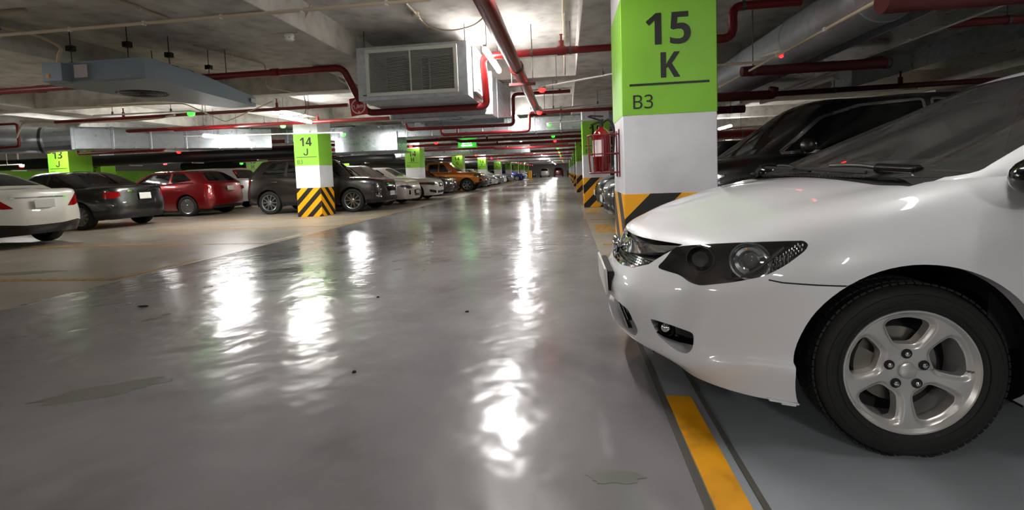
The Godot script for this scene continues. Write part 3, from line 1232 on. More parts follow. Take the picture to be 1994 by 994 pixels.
	cab.emit(mb)
	part("body", mb, pm, car)
	mb = Mb.new()
	mb.box(Vector3(sp.L * 0.5, gv(sp, "b", 0.2) + 0.1, 0), Vector3(sp.L - 0.5, 0.16, sp.W * 1.5))
	mb.box(Vector3(sp.L * 0.5, 0.55, 0), Vector3(sp.wb - 0.9, 0.5, sp.W * 1.6))
	part("underbody", mb, M.black_matt, car)
	# wheels
	var wm := wheel_meshes(sp.wr, sp.rim, gv(sp, "spokes", 10), gv(sp, "twin", false))
	for u in [sp.fo, sp.fo + sp.wb]:
		for sg in [1.0, -1.0]:
			add_wheel(car, Vector3(u, sp.wr, (sp.W - 0.035) * sg), sg, wm, gv(sp, "rim_mat", M.alloy))
	# mirrors and handles
	for sg in [1.0, -1.0]:
		mb = Mb.new()
		var mu: float = sp.cowl_u + 0.42
		mb.ball(Vector3(mu + 0.04, sp.belt0 + 0.09, (sp.W + 0.08) * sg), Vector3(0.07, 0.075, 0.11), 12)
		mb.box(Vector3(mu + 0.02, sp.belt0 + 0.04, (sp.W - 0.01) * sg), Vector3(0.08, 0.03, 0.14))
		part("wing_mirror", mb, gv(sp, "mirror", pm), car)
	for sg in [1.0, -1.0]:
		for u in gv(sp, "handles", [sp.cowl_u + 1.25, sp.cowl_u + 2.1]):
			mb = Mb.new()
			mb.box(Vector3(u, lerpf(sp.belt0, sp.belt1, 0.5) - 0.13, (sp.W + 0.008) * sg), Vector3(0.19, 0.026, 0.035), 0.01)
			part("door_handle", mb, gv(sp, "handle_mat", M.chrome), car)
	for q in gv(sp, "plates", []):   # [u, y, tilt, facing]
		var o := Node3D.new()
		mb = Mb.new()
		mb.box(Vector3.ZERO, Vector3(0.012, q[3], q[4]), 0.004)
		var pl := part("number_plate", mb, M.plate, car)
		pl.position = Vector3(q[0], q[1], gv(sp, "plate_z", 0.0))
		pl.rotation.z = q[2]
		o.free()
	return car

# ---------------------------------------------------------------- the white sedan in the foreground
func build_hero() -> void:
	var car := thing("white_sedan", "large white sedan in the right foreground, nose towards the aisle, five-spoke alloy wheel in view", "car", Vector3(0.19, 0, -2.43))
	var rows := [
		[0.0, 0.0, 0.36, 0.805, [[0.2, 0.09], [0.235, 0.03], [0.30, 0.012], [0.43, 0.0], [0.56, 0.06], [0.675, 0.12]]],
		[0.012, 0.2, 0.38, 0.81, [[0.2, 0.09], [0.235, 0.03], [0.30, 0.012], [0.43, 0.0], [0.56, 0.06], [0.675, 0.12]]],
		[0.058, 0.38, 0.42, 0.822, [[0.2, 0.09], [0.235, 0.028], [0.30, 0.012], [0.43, 0.0], [0.56, 0.056], [0.675, 0.12]]],
		[0.145, 0.54, 0.47, 0.838, [[0.198, 0.08], [0.235, 0.02], [0.30, 0.006], [0.43, 0.0], [0.57, 0.046], [0.685, 0.12]]],
		[0.258, 0.69, 0.54, 0.856, [[0.19, 0.04], [0.245, 0.0], [0.312, 0.002], [0.43, 0.0], [0.585, 0.032], [0.70, 0.115]]],
		[0.43, 0.793, 0.64, 0.877, [[0.18, 0.02], [0.288, -0.012], [0.328, 0.006], [0.44, 0.003], [0.605, 0.024], [0.735, 0.11]]],
		[0.62, 0.845, 0.75, 0.898, [[0.18, 0.02], [0.288, -0.012], [0.328, 0.006], [0.46, 0.003], [0.66, 0.014], [0.797, 0.10]]],
		[0.92, 0.872, 0.92, 0.92, [[0.18, 0.04], [0.22, 0.01], [0.32, 0.004], [0.48, 0.0], [0.70, 0.008], [0.868, 0.095]]],
		[1.15, 0.877, 1.08, 0.93, [[0.18, 0.06], [0.22, 0.03], [0.34, 0.012], [0.50, 0.004], [0.735, 0.012], [0.914, 0.105]]],
		[1.5, 0.877, 1.4, 0.95, [[0.18, 0.06], [0.22, 0.03], [0.34, 0.012], [0.52, 0.004], [0.76, 0.016], [0.935, 0.10]]],
		[2.3, 0.877, 2.3, 0.975, [[0.18, 0.06], [0.22, 0.03], [0.34, 0.012], [0.54, 0.004], [0.77, 0.016], [0.965, 0.09]]],
		[3.1, 0.877, 3.1, 1.0, [[0.18, 0.06], [0.22, 0.03], [0.34, 0.012], [0.55, 0.004], [0.80, 0.016], [0.985, 0.09]]],
		[3.62, 0.872, 3.6, 1.06, [[0.2, 0.05], [0.24, 0.02], [0.36, 0.008], [0.56, 0.0], [0.83, 0.016], [1.02, 0.09]]],
		[4.05, 0.84, 3.9, 1.085, [[0.22, 0.05], [0.26, 0.02], [0.36, 0.008], [0.56, 0.0], [0.84, 0.02], [1.03, 0.09]]],
		[4.3, 0.74, 4.1, 1.09, [[0.24, 0.05], [0.28, 0.02], [0.36, 0.008], [0.56, 0.0], [0.84, 0.025], [1.04, 0.08]]],
		[4.42, 0.5, 4.2, 1.095, [[0.25, 0.05], [0.28, 0.02], [0.36, 0.008], [0.56, 0.0], [0.84, 0.03], [1.04, 0.06]]],
		[4.46, 0.25, 4.27, 1.1, [[0.25, 0.05], [0.28, 0.02], [0.36, 0.008], [0.56, 0.0], [0.84, 0.03], [1.04, 0.06]]],
		[4.47, 0.0, 4.3, 1.1, [[0.25, 0.05], [0.28, 0.02], [0.36, 0.008], [0.56, 0.0], [0.84, 0.03], [1.04, 0.06]]]]
	var body := soup_of(net_shell(body_net(rows), 9, 6))
	var mb: Mb
	var c: Array
	var ar := 0.368
	var ay := 0.297
	var arch_c := [Vector2(0.92, ay), Vector2(3.62, ay)]
	for q in arch_c:
		c = body.cut(disc_poly(q, ar, 72), SX, SY, SZ, -2)
		body = c[0]
		mb = Mb.new()
		for sd in [1, -1]:
			mb = Mb.new()
			c[1].walls(mb, 0.0, 0.0, sd, Vector3(0, 0, -0.05), Vector3(q.x, q.y, 0), ar)
			part("arch_lip", mb, M.white_paint, car)
		for sg in [-1.0, 1.0]:
			mb = Mb.new()
			mb.lathe(PackedVector2Array([Vector2(0.0, -0.34), Vector2(ar + 0.012, -0.34), Vector2(ar + 0.012, -0.045)]), Vector3(q.x, ay, 0.835 * sg), Basis(SX, SZ * sg, SY), 30, -0.35, PI + 0.35)
			part("wheel_arch_liner", mb, M.arch_black, car)
	# headlight: a hole with a dark bowl behind a clear lens
	var D := Vector3(-0.304, 0.193, 0.933)
	var X := Vector3(0.951, 0, 0.309)
	var Y := D.cross(X).normalized()
	var hp := round_poly(pv([0.312, 0.492, 0.348, 0.526, 0.384, 0.581, 0.444, 0.588, 0.582, 0.599, 0.724, 0.607, 0.818, 0.612, 0.831, 0.598, 0.82, 0.578, 0.763, 0.526, 0.701, 0.486, 0.609, 0.459, 0.49, 0.436, 0.451, 0.445, 0.416, 0.47, 0.364, 0.48]), 0.03, 3)
	c = body.cut(hp, X, Y, D, 0.1)
	body = c[0]
	var lens: Soup = c[1]
	for sd in [1, -1]:
		var f := Vector3(1, 1, sd)
		var hl := Mb.new()
		lens.emit(hl, -0.05, sd)
		lens.walls(hl, -0.001, -0.05, sd)
		var lamp := part("headlight", hl, M.lamp_dark, car)
		mb = Mb.new()
		lens.emit(mb, 0.001, sd)
		part("lens", mb, M.lamp_glass, lamp)
		# round low-beam reflector, projector and corner reflector
		mb = Mb.new()
		var at := lens.lift(Vector2(0.655, 0.535), X, Y, D) - D * 0.045
		var fr := Basis(X, D, -Y)
		mb.lathe(PackedVector2Array([Vector2(0.02, -0.004), Vector2(0.05, 0.006), Vector2(0.062, 0.032), Vector2(0.068, 0.033), Vector2(0.068, 0.0)]), at * f, Basis(fr.x * f, fr.y * f, fr.z * f), 28)
		part("projector_bowl", mb, M.chrome, lamp)
		mb = Mb.new()
		mb.ball((at + D * 0.008) * f, Vector3(0.026, 0.03, 0.026), 18)
		part("projector_glass", mb, M.bulb_glass, lamp)
		mb = Mb.new()
		at = lens.lift(Vector2(0.725, 0.545), X, Y, D) - D * 0.04
		for k in 5:
			mb = Mb.new()
			mb.box((at + X * 0.012 * k + Y * (-0.02 + 0.003 * k) + D * 0.004 * k) * f, Vector3(0.008, 0.07 - 0.006 * k, 0.02), 0.003, Basis(X * f, Y * f, D * f))
			part("reflector_fin", mb, M.chrome, lamp)
		mb = Mb.new()
		at = lens.lift(Vector2(0.487, 0.535), X, Y, D) - D * 0.043
		mb.lathe(PackedVector2Array([Vector2(0.0, -0.002), Vector2(0.03, 0.0), Vector2(0.047, 0.022), Vector2(0.051, 0.022), Vector2(0.051, -0.002)]), at * f, Basis(fr.x * f, fr.y * f, fr.z * f), 24)
		part("high_beam_bowl", mb, M.lamp_black, lamp)
		mb = Mb.new()
		for k in 12:
			for j in 3:
				var g := Vector2(0.715 + 0.009 * k + j * 0.004, 0.50 + 0.0075 * k + j * 0.016)
				if Geometry2D.is_point_in_polygon(g, hp):
					mb.box((lens.lift(g, X, Y, D) - D * 0.028) * f, Vector3(0.006, 0.012, 0.006), 0.002, Basis(X * f, Y * f, D * f))
		part("turn_signal_reflector", mb, M.chrome, lamp).set_meta("kind", "stuff")
		mb = Mb.new()
		var arc := PackedVector3Array()
		for k in 13:
			var g := Vector2(0.60 + 0.16 * k / 12.0, 0.468 + 0.12 * pow(k / 12.0, 1.5))
			arc.append((lens.lift(g, X, Y, D) - D * 0.026) * f)
		mb.tube(arc, 0.006, 8)
		part("divider_trim", mb, M.lamp_dark, lamp)
	# grille under the bonnet edge
	var gp := pv([-0.2, 0.675, 0.2, 0.678, 0.4, 0.682, 0.525, 0.685, 0.50, 0.655, 0.43, 0.585, 0.34, 0.552, 0.2, 0.538, -0.2, 0.532])
	c = body.cut(gp, SZ, SY, -SX, 0.1)
	body = c[0]
	var gr: Soup = c[1]
	mb = Mb.new()
	gr.emit(mb, -0.05)
	gr.walls(mb, 0.0, -0.05)
	var grille := part("grille", mb, M.lamp_black, car)
	c = gr.cut(pv([-0.2, 0.655, 0.2, 0.655, 0.4, 0.665, 0.525, 0.682, 0.47, 0.645, 0.3, 0.612, 0.12, 0.592, -0.2, 0.588]), SZ, SY, -SX, -2)
	mb = Mb.new()
	c[1].emit(mb, -0.004)
	c[1].walls(mb, -0.004, -0.03)
	part("chrome_bar", mb, M.chrome, grille)
	c = gr.cut(pv([-0.2, 0.545, 0.2, 0.55, 0.34, 0.563, 0.42, 0.592, 0.435, 0.585, 0.345, 0.545, 0.2, 0.531, -0.2, 0.52]), SZ, SY, -SX, -2)
	mb = Mb.new()
	c[1].emit(mb, -0.004)
	c[1].walls(mb, -0.004, -0.03)
	part("chrome_edge", mb, M.chrome, grille)
	mb = Mb.new()
	for k in 5:
		var y := 0.552 + k * 0.011
		c = gr.cut(pv([-0.2, y - 0.002, 0.42, y + 0.012 * 0 + 0.004, 0.42, y + 0.008, -0.2, y + 0.002]), SZ, SY, -SX, -2)
		c[1].emit(mb, -0.025)
	for k in 18:
		var w := 0.02 + k * 0.022
		c = gr.cut(pv([w, 0.54, w + 0.004, 0.54, w + 0.004, 0.6, w, 0.6]), SZ, SY, -SX, -2)
		c[1].emit(mb, -0.026)
	part("mesh", mb, M.black_gloss, grille).set_meta("kind", "stuff")
	mb = Mb.new()
	mb.ball(Vector3(0.06, 0.61, 0), Vector3(0.02, 0.05, 0.055), 16)
	part("badge", mb, M.chrome, grille)
	# lower air intake
	c = body.cut(round_poly(pv([-0.2, 0.385, 0.30, 0.385, 0.395, 0.375, 0.445, 0.30, 0.42, 0.262, 0.2, 0.25, -0.2, 0.25]), 0.02, 3), SZ, SY, -SX, 0.1)
	body = c[0]
	mb = Mb.new()
	c[1].walls(mb, 0.0, 0.0, 2, Vector3(0.09, 0, 0))
	part("intake_surround", mb, M.white_paint, car)
	mb = Mb.new()
	c[1].emit(mb, 0.0, 2, Vector3(0.09, 0, 0))
	part("intake_back", mb, M.lamp_black, car)
	mb = Mb.new()
	for k in 3:
		mb = Mb.new()
		mb.box(Vector3(0.075, 0.285 + k * 0.035, 0), Vector3(0.02, 0.008, 0.74), 0.003)
		part("intake_slat", mb, M.black_gloss, car)
	# fog lamp pockets
	D = Vector3(-0.196, 0.337, 0.921)
	X = Vector3(0.978, 0, 0.208)
	Y = D.cross(X).normalized()
	c = body.cut(round_poly(pv([0.241, 0.192, 0.323, 0.17, 0.402, 0.145, 0.403, 0.114, 0.397, 0.084, 0.377, 0.066, 0.347, 0.072, 0.311, 0.095, 0.272, 0.127]), 0.012, 2), X, Y, D, 0.05)
	body = c[0]
	var inw := Vector3(0.05, 0.012, -0.05)
	for sd in [1, -1]:
		mb = Mb.new()
		c[1].emit(mb, 0.0, sd, inw)
		c[1].walls(mb, 0.0, 0.0, sd, inw)
		var pocket := part("fog_lamp_pocket", mb, M.white_paint, car)
		var f := Vector3(1, 1, sd)
		mb = Mb.new()
		var up: Array = c[1].cut(pv([0.23, 0.2, 0.41, 0.15, 0.41, 0.10, 0.35, 0.108, 0.30, 0.122, 0.265, 0.14]), X, Y, D, -2)
		up[1].emit(mb, 0.0, sd, inw * 0.45)
		up[1].walls(mb, 0.0, 0.0, sd, inw * 0.5)
		part("black_insert", mb, M.black_gloss, pocket)
		mb = Mb.new()
		var at: Vector3 = c[1].lift(Vector2(0.293, 0.147), X, Y, D) + inw * 0.42
		var ax := Vector3(-0.62, 0.1, 0.78).normalized()
		var sx := ax.cross(SY).normalized()
		var fr := Basis(sx, ax, sx.cross(ax))
		mb.lathe(PackedVector2Array([Vector2(0.0, 0.006), Vector2(0.024, 0.004), Vector2(0.027, 0.012), Vector2(0.036, 0.012), Vector2(0.038, -0.03)]), at * f, Basis(fr.x * f, fr.y * f, fr.z * f), 24)
		part("fog_lamp", mb, M.black_gloss, pocket)
		mb = Mb.new()
		mb.ball((at + ax * 0.004) * f, Vector3(0.024, 0.024, 0.024), 16)
		part("fog_lamp_glass", mb, M.chrome, pocket)
	# shut lines
	var seam := Mb.new()
	for q in [["side", pv([0.487, 0.602, 0.525, 0.596, 0.62, 0.594, 0.75, 0.594]), 0.005], ["side", pv([1.16, 0.99, 1.2, 0.99, 1.27, 0.955, 1.33, 0.90, 1.37, 0.82, 1.375, 0.6, 1.36, 0.35, 1.34, 0.2]), 0.006], ["side", pv([2.36, 0.97, 2.38, 0.6, 2.36, 0.2]), 0.006]]:
		var vw := view_of(q[0])
		c = body.cut(strip(q[1], q[2]), vw[0], vw[1], vw[2], 0.1)
		body = c[0]
		c[1].emit(seam, -0.004)
		c[1].walls(seam, 0.0, -0.004)
	part("panel_gap", seam, M.black_matt, car)
	# scuttle panel between bonnet and glass
	c = body.cut(pv([0.985, -0.2, 1.35, -0.2, 1.35, 0.5, 1.06, 0.685, 1.0, 0.70, 0.987, 0.70, 0.985, 0.5]), SX, SZ, SY, 0.3)
	body = c[0]
	mb = Mb.new()
	c[1].emit(mb, -0.003)
	c[1].walls(mb, 0.0, -0.003)
	for k in 24:
		mb.box(Vector3(1.008, 0.931, -0.25 + k * 0.03), Vector3(0.022, 0.006, 0.012), 0.002)
	mb.ball(Vector3(1.0, 0.935, -0.66), Vector3(0.02, 0.012, 0.02), 10)
	part("scuttle_panel", mb, M.black_matt, car)
	# bumper, bonnet, doors as panels of their own
	c = body.cut(pv([-0.2, -0.1, 0.70, -0.1, 0.70, 0.5, 0.76, 0.592, 0.525, 0.594, 0.487, 0.600, 0.3, 0.56, -0.2, 0.56]), SX, SY, SZ, -2)
	body = c[0]
	mb = Mb.new()
	c[1].emit(mb)
	part("front_bumper", mb, M.white_paint, car)
	c = body.cut(pv([-0.2, -0.2, -0.2, 0.4, 0.255, 0.545, 0.40, 0.645, 0.60, 0.712, 0.85, 0.752, 1.0, 0.765, 1.0, -0.2]), SX, SZ, SY, 0.1)
	body = c[0]
	mb = Mb.new()
	c[1].emit(mb)
	part("bonnet", mb, M.white_paint, car)
	c = body.cut(pv([1.34, 0.2, 1.36, 0.35, 1.375, 0.6, 1.37, 0.82, 1.33, 0.90, 1.27, 0.955, 1.2, 0.99, 1.2, 1.1, 2.36, 1.1, 2.38, 0.6, 2.36, 0.2]), SX, SY, SZ, 0.1)
	body = c[0]
	for sd in [1, -1]:
		mb = Mb.new()
		c[1].emit(mb, 0.0, sd)
		var door := part("front_door", mb, M.white_paint, car)
		mb = Mb.new()
		mb.box(Vector3(2.15, 0.86, 0.885 * sd), Vector3(0.19, 0.028, 0.04), 0.012)
		part("handle", mb, M.white_paint, door)
	# cabin
	var cabr := [
		[1.045, 0.925, 0.0, 1.985, 1.385, 0.0, 2.3, 1.43], [1.04, 0.925, 0.36, 1.995, 1.378, 0.28, 2.32, 1.43], [1.02, 0.925, 0.62, 2.03, 1.362, 0.46, 2.38, 1.43],
		[1.02, 0.88, 0.742, 2.08, 1.345, 0.548, 2.46, 1.432], [1.14, 0.86, 0.785, 2.2, 1.352, 0.585, 2.52, 1.434], [1.7, 0.87, 0.80, 2.5, 1.372, 0.6, 2.62, 1.435],
		[2.6, 0.88, 0.80, 2.85, 1.37, 0.6, 2.8, 1.43], [3.2, 0.90, 0.79, 3.15, 1.34, 0.585, 2.95, 1.42], [3.7, 0.97, 0.745, 3.3, 1.32, 0.55, 3.05, 1.412],
		[3.92, 1.06, 0.62, 3.36, 1.325, 0.46, 3.1, 1.405], [3.98, 1.065, 0.33, 3.4, 1.34, 0.25, 3.14, 1.4], [4.0, 1.07, 0.0, 3.41, 1.345, 0.0, 3.16, 1.4]]
	var cab := soup_of(net_shell(cap_net(cabr), 9, 6))
	c = cab.cut(round_poly(pv([-0.3, 0.93, 0.4, 0.93, 0.70, 0.93, 0.728, 0.945, 0.538, 1.335, 0.46, 1.35, 0.28, 1.365, -0.3, 1.372]), 0.03, 3), SZ, SY, -SX, 0.12)
	cab = c[0]
	mb = Mb.new()
	c[1].emit(mb, -0.004)
	part("windshield", mb, M.clear_glass, car)
	mb = Mb.new()
	c[1].walls(mb, 0.001, -0.012)
	part("windshield_seal", mb, M.black_matt, car)
	c = cab.cut(pv([-0.2, 0.8, 0.695, 0.8, 0.70, 0.955, -0.2, 0.955]), SZ, SY, -SX, 0.2)
	cab = c[0]
	mb = Mb.new()
	c[1].emit(mb)
	part("windshield_base", mb, M.black_matt, car)
	c = cab.cut(pv([-0.2, 1.1, 0.6, 1.1, 0.48, 1.30, 0.25, 1.32, -0.2, 1.325]), SZ, SY, SX, 0.2)
	cab = c[0]
	mb = Mb.new()
	c[1].emit(mb, -0.004)
	part("rear_window", mb, M.dark_glass, car)
	for w in [pv([1.42, 0.985, 2.18, 1.31, 2.42, 1.335, 2.44, 1.0]), pv([2.52, 1.005, 2.5, 1.335, 2.9, 1.33, 3.4, 1.07, 3.3, 1.035])]:
		c = cab.cut(round_poly(w, 0.03, 3), SX, SY, SZ, 0.2)
		cab = c[0]
		for sd in [1, -1]:
			mb = Mb.new()
			c[1].emit(mb, -0.004, sd)
			c[1].walls(mb, 0.0, -0.004, sd)
			part("side_window", mb, M.dark_glass, car)
	for sd in [1, -1]:
		c = body.cut(pv([4.0, 0.82, 4.6, 0.82, 4.6, 0.98, 4.1, 0.98]), SX, SY, Vector3(0.5, 0, 0.5), 0.1) if sd == 1 else c
		if sd == 1:
			body = c[0]
		mb = Mb.new()
		c[1].emit(mb, 0.003, sd)
		part("tail_light", mb, M.red_lens, car)
	mb = Mb.new()
	body.emit(mb)
	cab.emit(mb)
	part("body", mb, M.white_paint, car)
	mb = Mb.new()
	mb.box(Vector3(2.3, 0.28, 0), Vector3(3.3, 0.16, 1.4))
	mb.box(Vector3(0.66, 0.47, 0), Vector3(0.5, 0.4, 0.94))
	mb.box(Vector3(2.2, 0.6, 0), Vector3(2.0, 0.5, 1.5))
	mb.box(Vector3(0.40, 0.24, 0), Vector3(0.5, 0.03, 1.0))
	part("underbody", mb, M.black_matt, car)
	# inside
	mb = Mb.new()
	mb.box(Vector3(1.42, 0.83, 0), Vector3(0.7, 0.16, 1.36), 0.05)
	mb.box(Vector3(1.52, 0.93, 0.36), Vector3(0.22, 0.10, 0.42), 0.045)
	part("dashboard", mb, M.dash, car)
	mb = Mb.new()
	var ring := PackedVector3Array()
	for k in 25:
		var a := TAU * k / 24
		ring.append(Vector3(1.83, 0.90, 0.36) + Vector3(0, 0, 1) * cos(a) * 0.18 + Vector3(0.45, 0.89, 0) * sin(a) * 0.18)
	mb.tube(ring, 0.014, 8, false)
	part("steering_wheel", mb, M.black_matt, car)
	for w in [-0.36, 0.36]:
		mb = Mb.new()
		mb.box(Vector3(2.42, 0.86, w), Vector3(0.14, 0.62, 0.46), 0.06, Basis(SZ, -0.25))
		mb.box(Vector3(2.5, 1.22, w), Vector3(0.09, 0.17, 0.25), 0.04, Basis(SZ, -0.2))
		part("front_seat", mb, M.seat, car)
	mb = Mb.new()
	mb.box(Vector3(3.25, 0.85, 0), Vector3(0.2, 0.5, 1.3), 0.06, Basis(SZ, -0.3))
	part("rear_seat", mb, M.seat, car)
	# wipers
	for q in [[Vector3(1.085, 0.958, 0.53), Vector3(1.04, 0.98, 0.13), Vector3(1.02, 0.955, 0.42), Vector3(1.05, 0.972, -0.24)], [Vector3(1.06, 0.955, -0.1), Vector3(1.06, 0.985, -0.45), Vector3(1.03, 0.97, -0.2), Vector3(1.06, 0.98, -0.62)]]:
		mb = Mb.new()
		var dr: Vector3 = (q[1] - q[0]).normalized()
		mb.box(q[0] + dr * 0.03, Vector3(0.20, 0.04, 0.05) if q[0].z > 0 else Vector3(0.08, 0.015, 0.02), 0.013 if q[0].z > 0 else 0.005, Basis(dr, dr.cross(SX).normalized() * -1.0, dr.cross(dr.cross(SX)).normalized()))
		var wip := part("wiper", mb, M.black_gloss, car)
		mb = Mb.new()
		mb.tube(smooth_path(PackedVector3Array([q[0] + dr * 0.1, q[0].lerp(q[1], 0.6) + Vector3(0, 0.008, 0), q[1]]), 5), 0.009, 8)
		part("arm", mb, M.dark_metal, wip)
		mb = Mb.new()
		mb.box((q[2] + q[3]) / 2 + Vector3(0, -0.004, 0), Vector3((q[3] - q[2]).length(), 0.016, 0.012), 0.004, Basis((q[3] - q[2]).normalized(), SY, SX))
		part("blade", mb, M.rubber, wip)
	for sg in [1.0, -1.0]:
		mb = Mb.new()
		mb.ball(Vector3(1.215, 0.932, 0.93 * sg), Vector3(0.1, 0.07, 0.085), 20)
		mb.ball(Vector3(1.26, 0.93, 0.85 * sg), Vector3(0.06, 0.04, 0.09), 12)
		part("wing_mirror", mb, M.black_gloss, car)
	# number plate
	mb = Mb.new()
	mb.box(Vector3(-0.013, 0.455, -0.02), Vector3(0.014, 0.135, 0.47), 0.006, Basis(SZ, 0.06))
	part("number_plate", mb, M.plate, car)
	mb = Mb.new()
	mb.box(Vector3(0.012, 0.455, -0.02), Vector3(0.03, 0.10, 0.42), 0.006)
	part("plate_holder", mb, M.black_matt, car)
	# splash guard clip under the bumper corner
	mb = Mb.new()
	mb.box(Vector3(0.53, 0.178, 0.80), Vector3(0.10, 0.008, 0.03), 0.003, Basis(SZ, -0.14))
	mb.box(Vector3(0.545, 0.170, 0.805), Vector3(0.05, 0.008, 0.02), 0.003, Basis(SZ, -0.14))
	part("splash_guard_clip", mb, M.white_paint, car)
	for q in arch_c:
		for sg in [1.0, -1.0]:
			hero_wheel(car, Vector3(q.x, 0.293, 0.828 * sg), sg)

var hero_w := {}

func hero_wheel(car: Node3D, at: Vector3, sgn: float) -> void:
	var m := Basis(Vector3(1, 0, 0), Vector3(0, 0, 1), Vector3(0, -1, 0))
	if hero_w.is_empty():
		var R := 0.296
		var t := Mb.new()
		t.lathe(PackedVector2Array([Vector2(0.2, -0.2), Vector2(0.275, -0.2), Vector2(0.289, -0.185), Vector2(R - 0.002, -0.16), Vector2(R - 0.002, -0.045), Vector2(0.292, -0.025), Vector2(0.286, -0.008), Vector2(0.276, 0.002), Vector2(0.262, 0.006), Vector2(0.245, 0.007), Vector2(0.225, 0.003), Vector2(0.213, -0.004), Vector2(0.208, -0.012), Vector2(0.2, -0.02)]), Vector3.ZERO, m, 96)
		hero_w.tyre = t.mesh()
		t = Mb.new()
		for i in 76:
			var a := TAU * i / 76
			var e := Vector3(cos(a), sin(a), 0)
			var q := Vector3(-sin(a), cos(a), 0)
			t.box(e * (R - 0.003) + Vector3(0, 0, -0.032), Vector3(0.008, 0.0205, 0.036), 0.002, Basis(e, q, SZ) * Basis(SY, 0.35))
			t.box(e * (R - 0.001) + Vector3(0, 0, -0.08), Vector3(0.006, 0.021, 0.045), 0.002, Basis(e, q, SZ))
			t.box(e * (R - 0.001) + Vector3(0, 0, -0.135), Vector3(0.006, 0.021, 0.045), 0.002, Basis(e, q, SZ))
		for i in 3:
			t.lathe(PackedVector2Array([Vector2(0.268 - i * 0.018, 0.0038 + i * 0.001), Vector2(0.266 - i * 0.018, 0.0076 + i * 0.0004), Vector2(0.264 - i * 0.018, 0.0076 + i * 0.0004), Vector2(0.262 - i * 0.018, 0.0045 + i * 0.0008)]), Vector3.ZERO, m, 72)
		hero_w.tread = t.mesh()
		# spoke disc with five openings
		var holes := []
		for k in 5:
			var a := PI / 2 + TAU * k / 5.0
			var raw := PackedVector2Array()
			for q in [[0.092, -0.36], [0.085, 0.0], [0.092, 0.36], [0.135, 0.43], [0.171, 0.42], [0.180, 0.30], [0.183, 0.0], [0.180, -0.30], [0.171, -0.42], [0.135, -0.43]]:
				raw.append(Vector2(cos(a + q[1]), sin(a + q[1])) * q[0])
			holes.append(round_poly(raw, 0.022, 4))
		var P := []
		for i in 241:
			var row := PackedVector3Array()
			for j in 31:
				var r := 0.026 + (0.199 - 0.026) * j / 30.0
				var a := TAU * i / 240.0
				var g := Vector2(cos(a), sin(a)) * r
				var dist := 1.0
				for h in holes:
					for e in h.size():
						var cp := Geometry2D.get_closest_point_to_segment(g, h[e], h[(e + 1) % h.size()])
						dist = minf(dist, cp.distance_to(g))
					if Geometry2D.is_point_in_polygon(g, h):
						dist = 0.0
						break
				var z := -0.030 + 0.016 * smoothstep(0.04, 0.19, r)
				z -= 0.013 * (1.0 - smoothstep(0.0, 0.017, dist))
				row.append(Vector3(g.x, g.y, z))
			P.append(row)
		var s := soup_of(P, 1.0, false)
		for i in s.n.size():
			if s.n[i].z < 0:
				s.n[i] = -s.n[i]
		var d := Mb.new()
		var inside := Mb.new()
		for h in holes:
			var c := s.cut(h, SX, SY, SZ, -2)
			s = c[0]
			c[1].walls(d, 0.0, 0.0, 1, Vector3(0, 0, -0.03))
		s.emit(d, 0.0, 1)
		d.lathe(PackedVector2Array([Vector2(0.184, -0.19), Vector2(0.184, -0.05), Vector2(0.19, -0.02), Vector2(0.198, -0.012), Vector2(0.205, -0.003), Vector2(0.210, -0.003), Vector2(0.212, -0.01), Vector2(0.208, -0.02)]), Vector3.ZERO, m, 96)
		hero_w.rim = d.mesh()
		t = Mb.new()
		t.lathe(PackedVector2Array([Vector2(0.0, -0.016), Vector2(0.022, -0.017), Vector2(0.027, -0.020), Vector2(0.029, -0.03), Vector2(0.034, -0.034)]), Vector3.ZERO, m, 32)
		hero_w.cap = t.mesh()
		t = Mb.new()
		var pit := Mb.new()
		for k in 1:
			var o := Vector3.ZERO
			pit.lathe(PackedVector2Array([Vector2(0.0, 0.0025), Vector2(0.0145, 0.0025), Vector2(0.017, 0.002)]), o, m, 20)
			t.lathe(PackedVector2Array([Vector2(0.0, 0.012), Vector2(0.006, 0.011), Vector2(0.009, 0.008), Vector2(0.0095, 0.0)]), o, m, 6)
		hero_w.nut = t.mesh()
		hero_w.pit = pit.mesh()
		t = Mb.new()
		t.lathe(PackedVector2Array([Vector2(0.03, -0.07), Vector2(0.07, -0.072), Vector2(0.072, -0.085), Vector2(0.132, -0.085), Vector2(0.132, -0.105)]), Vector3.ZERO, m, 48)
		hero_w.disc = t.mesh()
		t = Mb.new()
		t.lathe(PackedVector2Array([Vector2(0.085, -0.072), Vector2(0.09, -0.062), Vector2(0.145, -0.062), Vector2(0.15, -0.072), Vector2(0.15, -0.13)]), Vector3.ZERO, m, 12, PI * 0.82, PI * 1.16)
		hero_w.caliper = t.mesh()
		t = Mb.new()
		t.lathe(PackedVector2Array([Vector2(0.0, -0.125), Vector2(0.185, -0.125)]), Vector3.ZERO, m, 40)
		hero_w.back = t.mesh()
	var o := mpart("wheel", hero_w.tyre, M.rubber, car)
	o.position = at
	o.rotation.y = 0.0 if sgn > 0 else PI
	mpart("tread", hero_w.tread, M.rubber, o).set_meta("kind", "stuff")
	mpart("rim", hero_w.rim, M.alloy_bright, o)
	mpart("centre_cap", hero_w.cap, M.alloy_bright, o)
	for k in 5:
		var a := PI / 2 + TAU * k / 5.0
		var at2 := Vector3(cos(a), sin(a), 0) * 0.056 + Vector3(0, 0, -0.030)
		mpart("nut_pocket", hero_w.pit, M.arch_black, o).position = at2
		mpart("wheel_nut", hero_w.nut, M.chrome, o).position = at2
	mpart("brake_disc", hero_w.disc, M.steel, o)
	mpart("caliper", hero_w.caliper, M.steel, o)
	mpart("wheel_shade_disc", hero_w.back, M.black_matt, o)  # dark sheet closing the rim, painted in place of shade

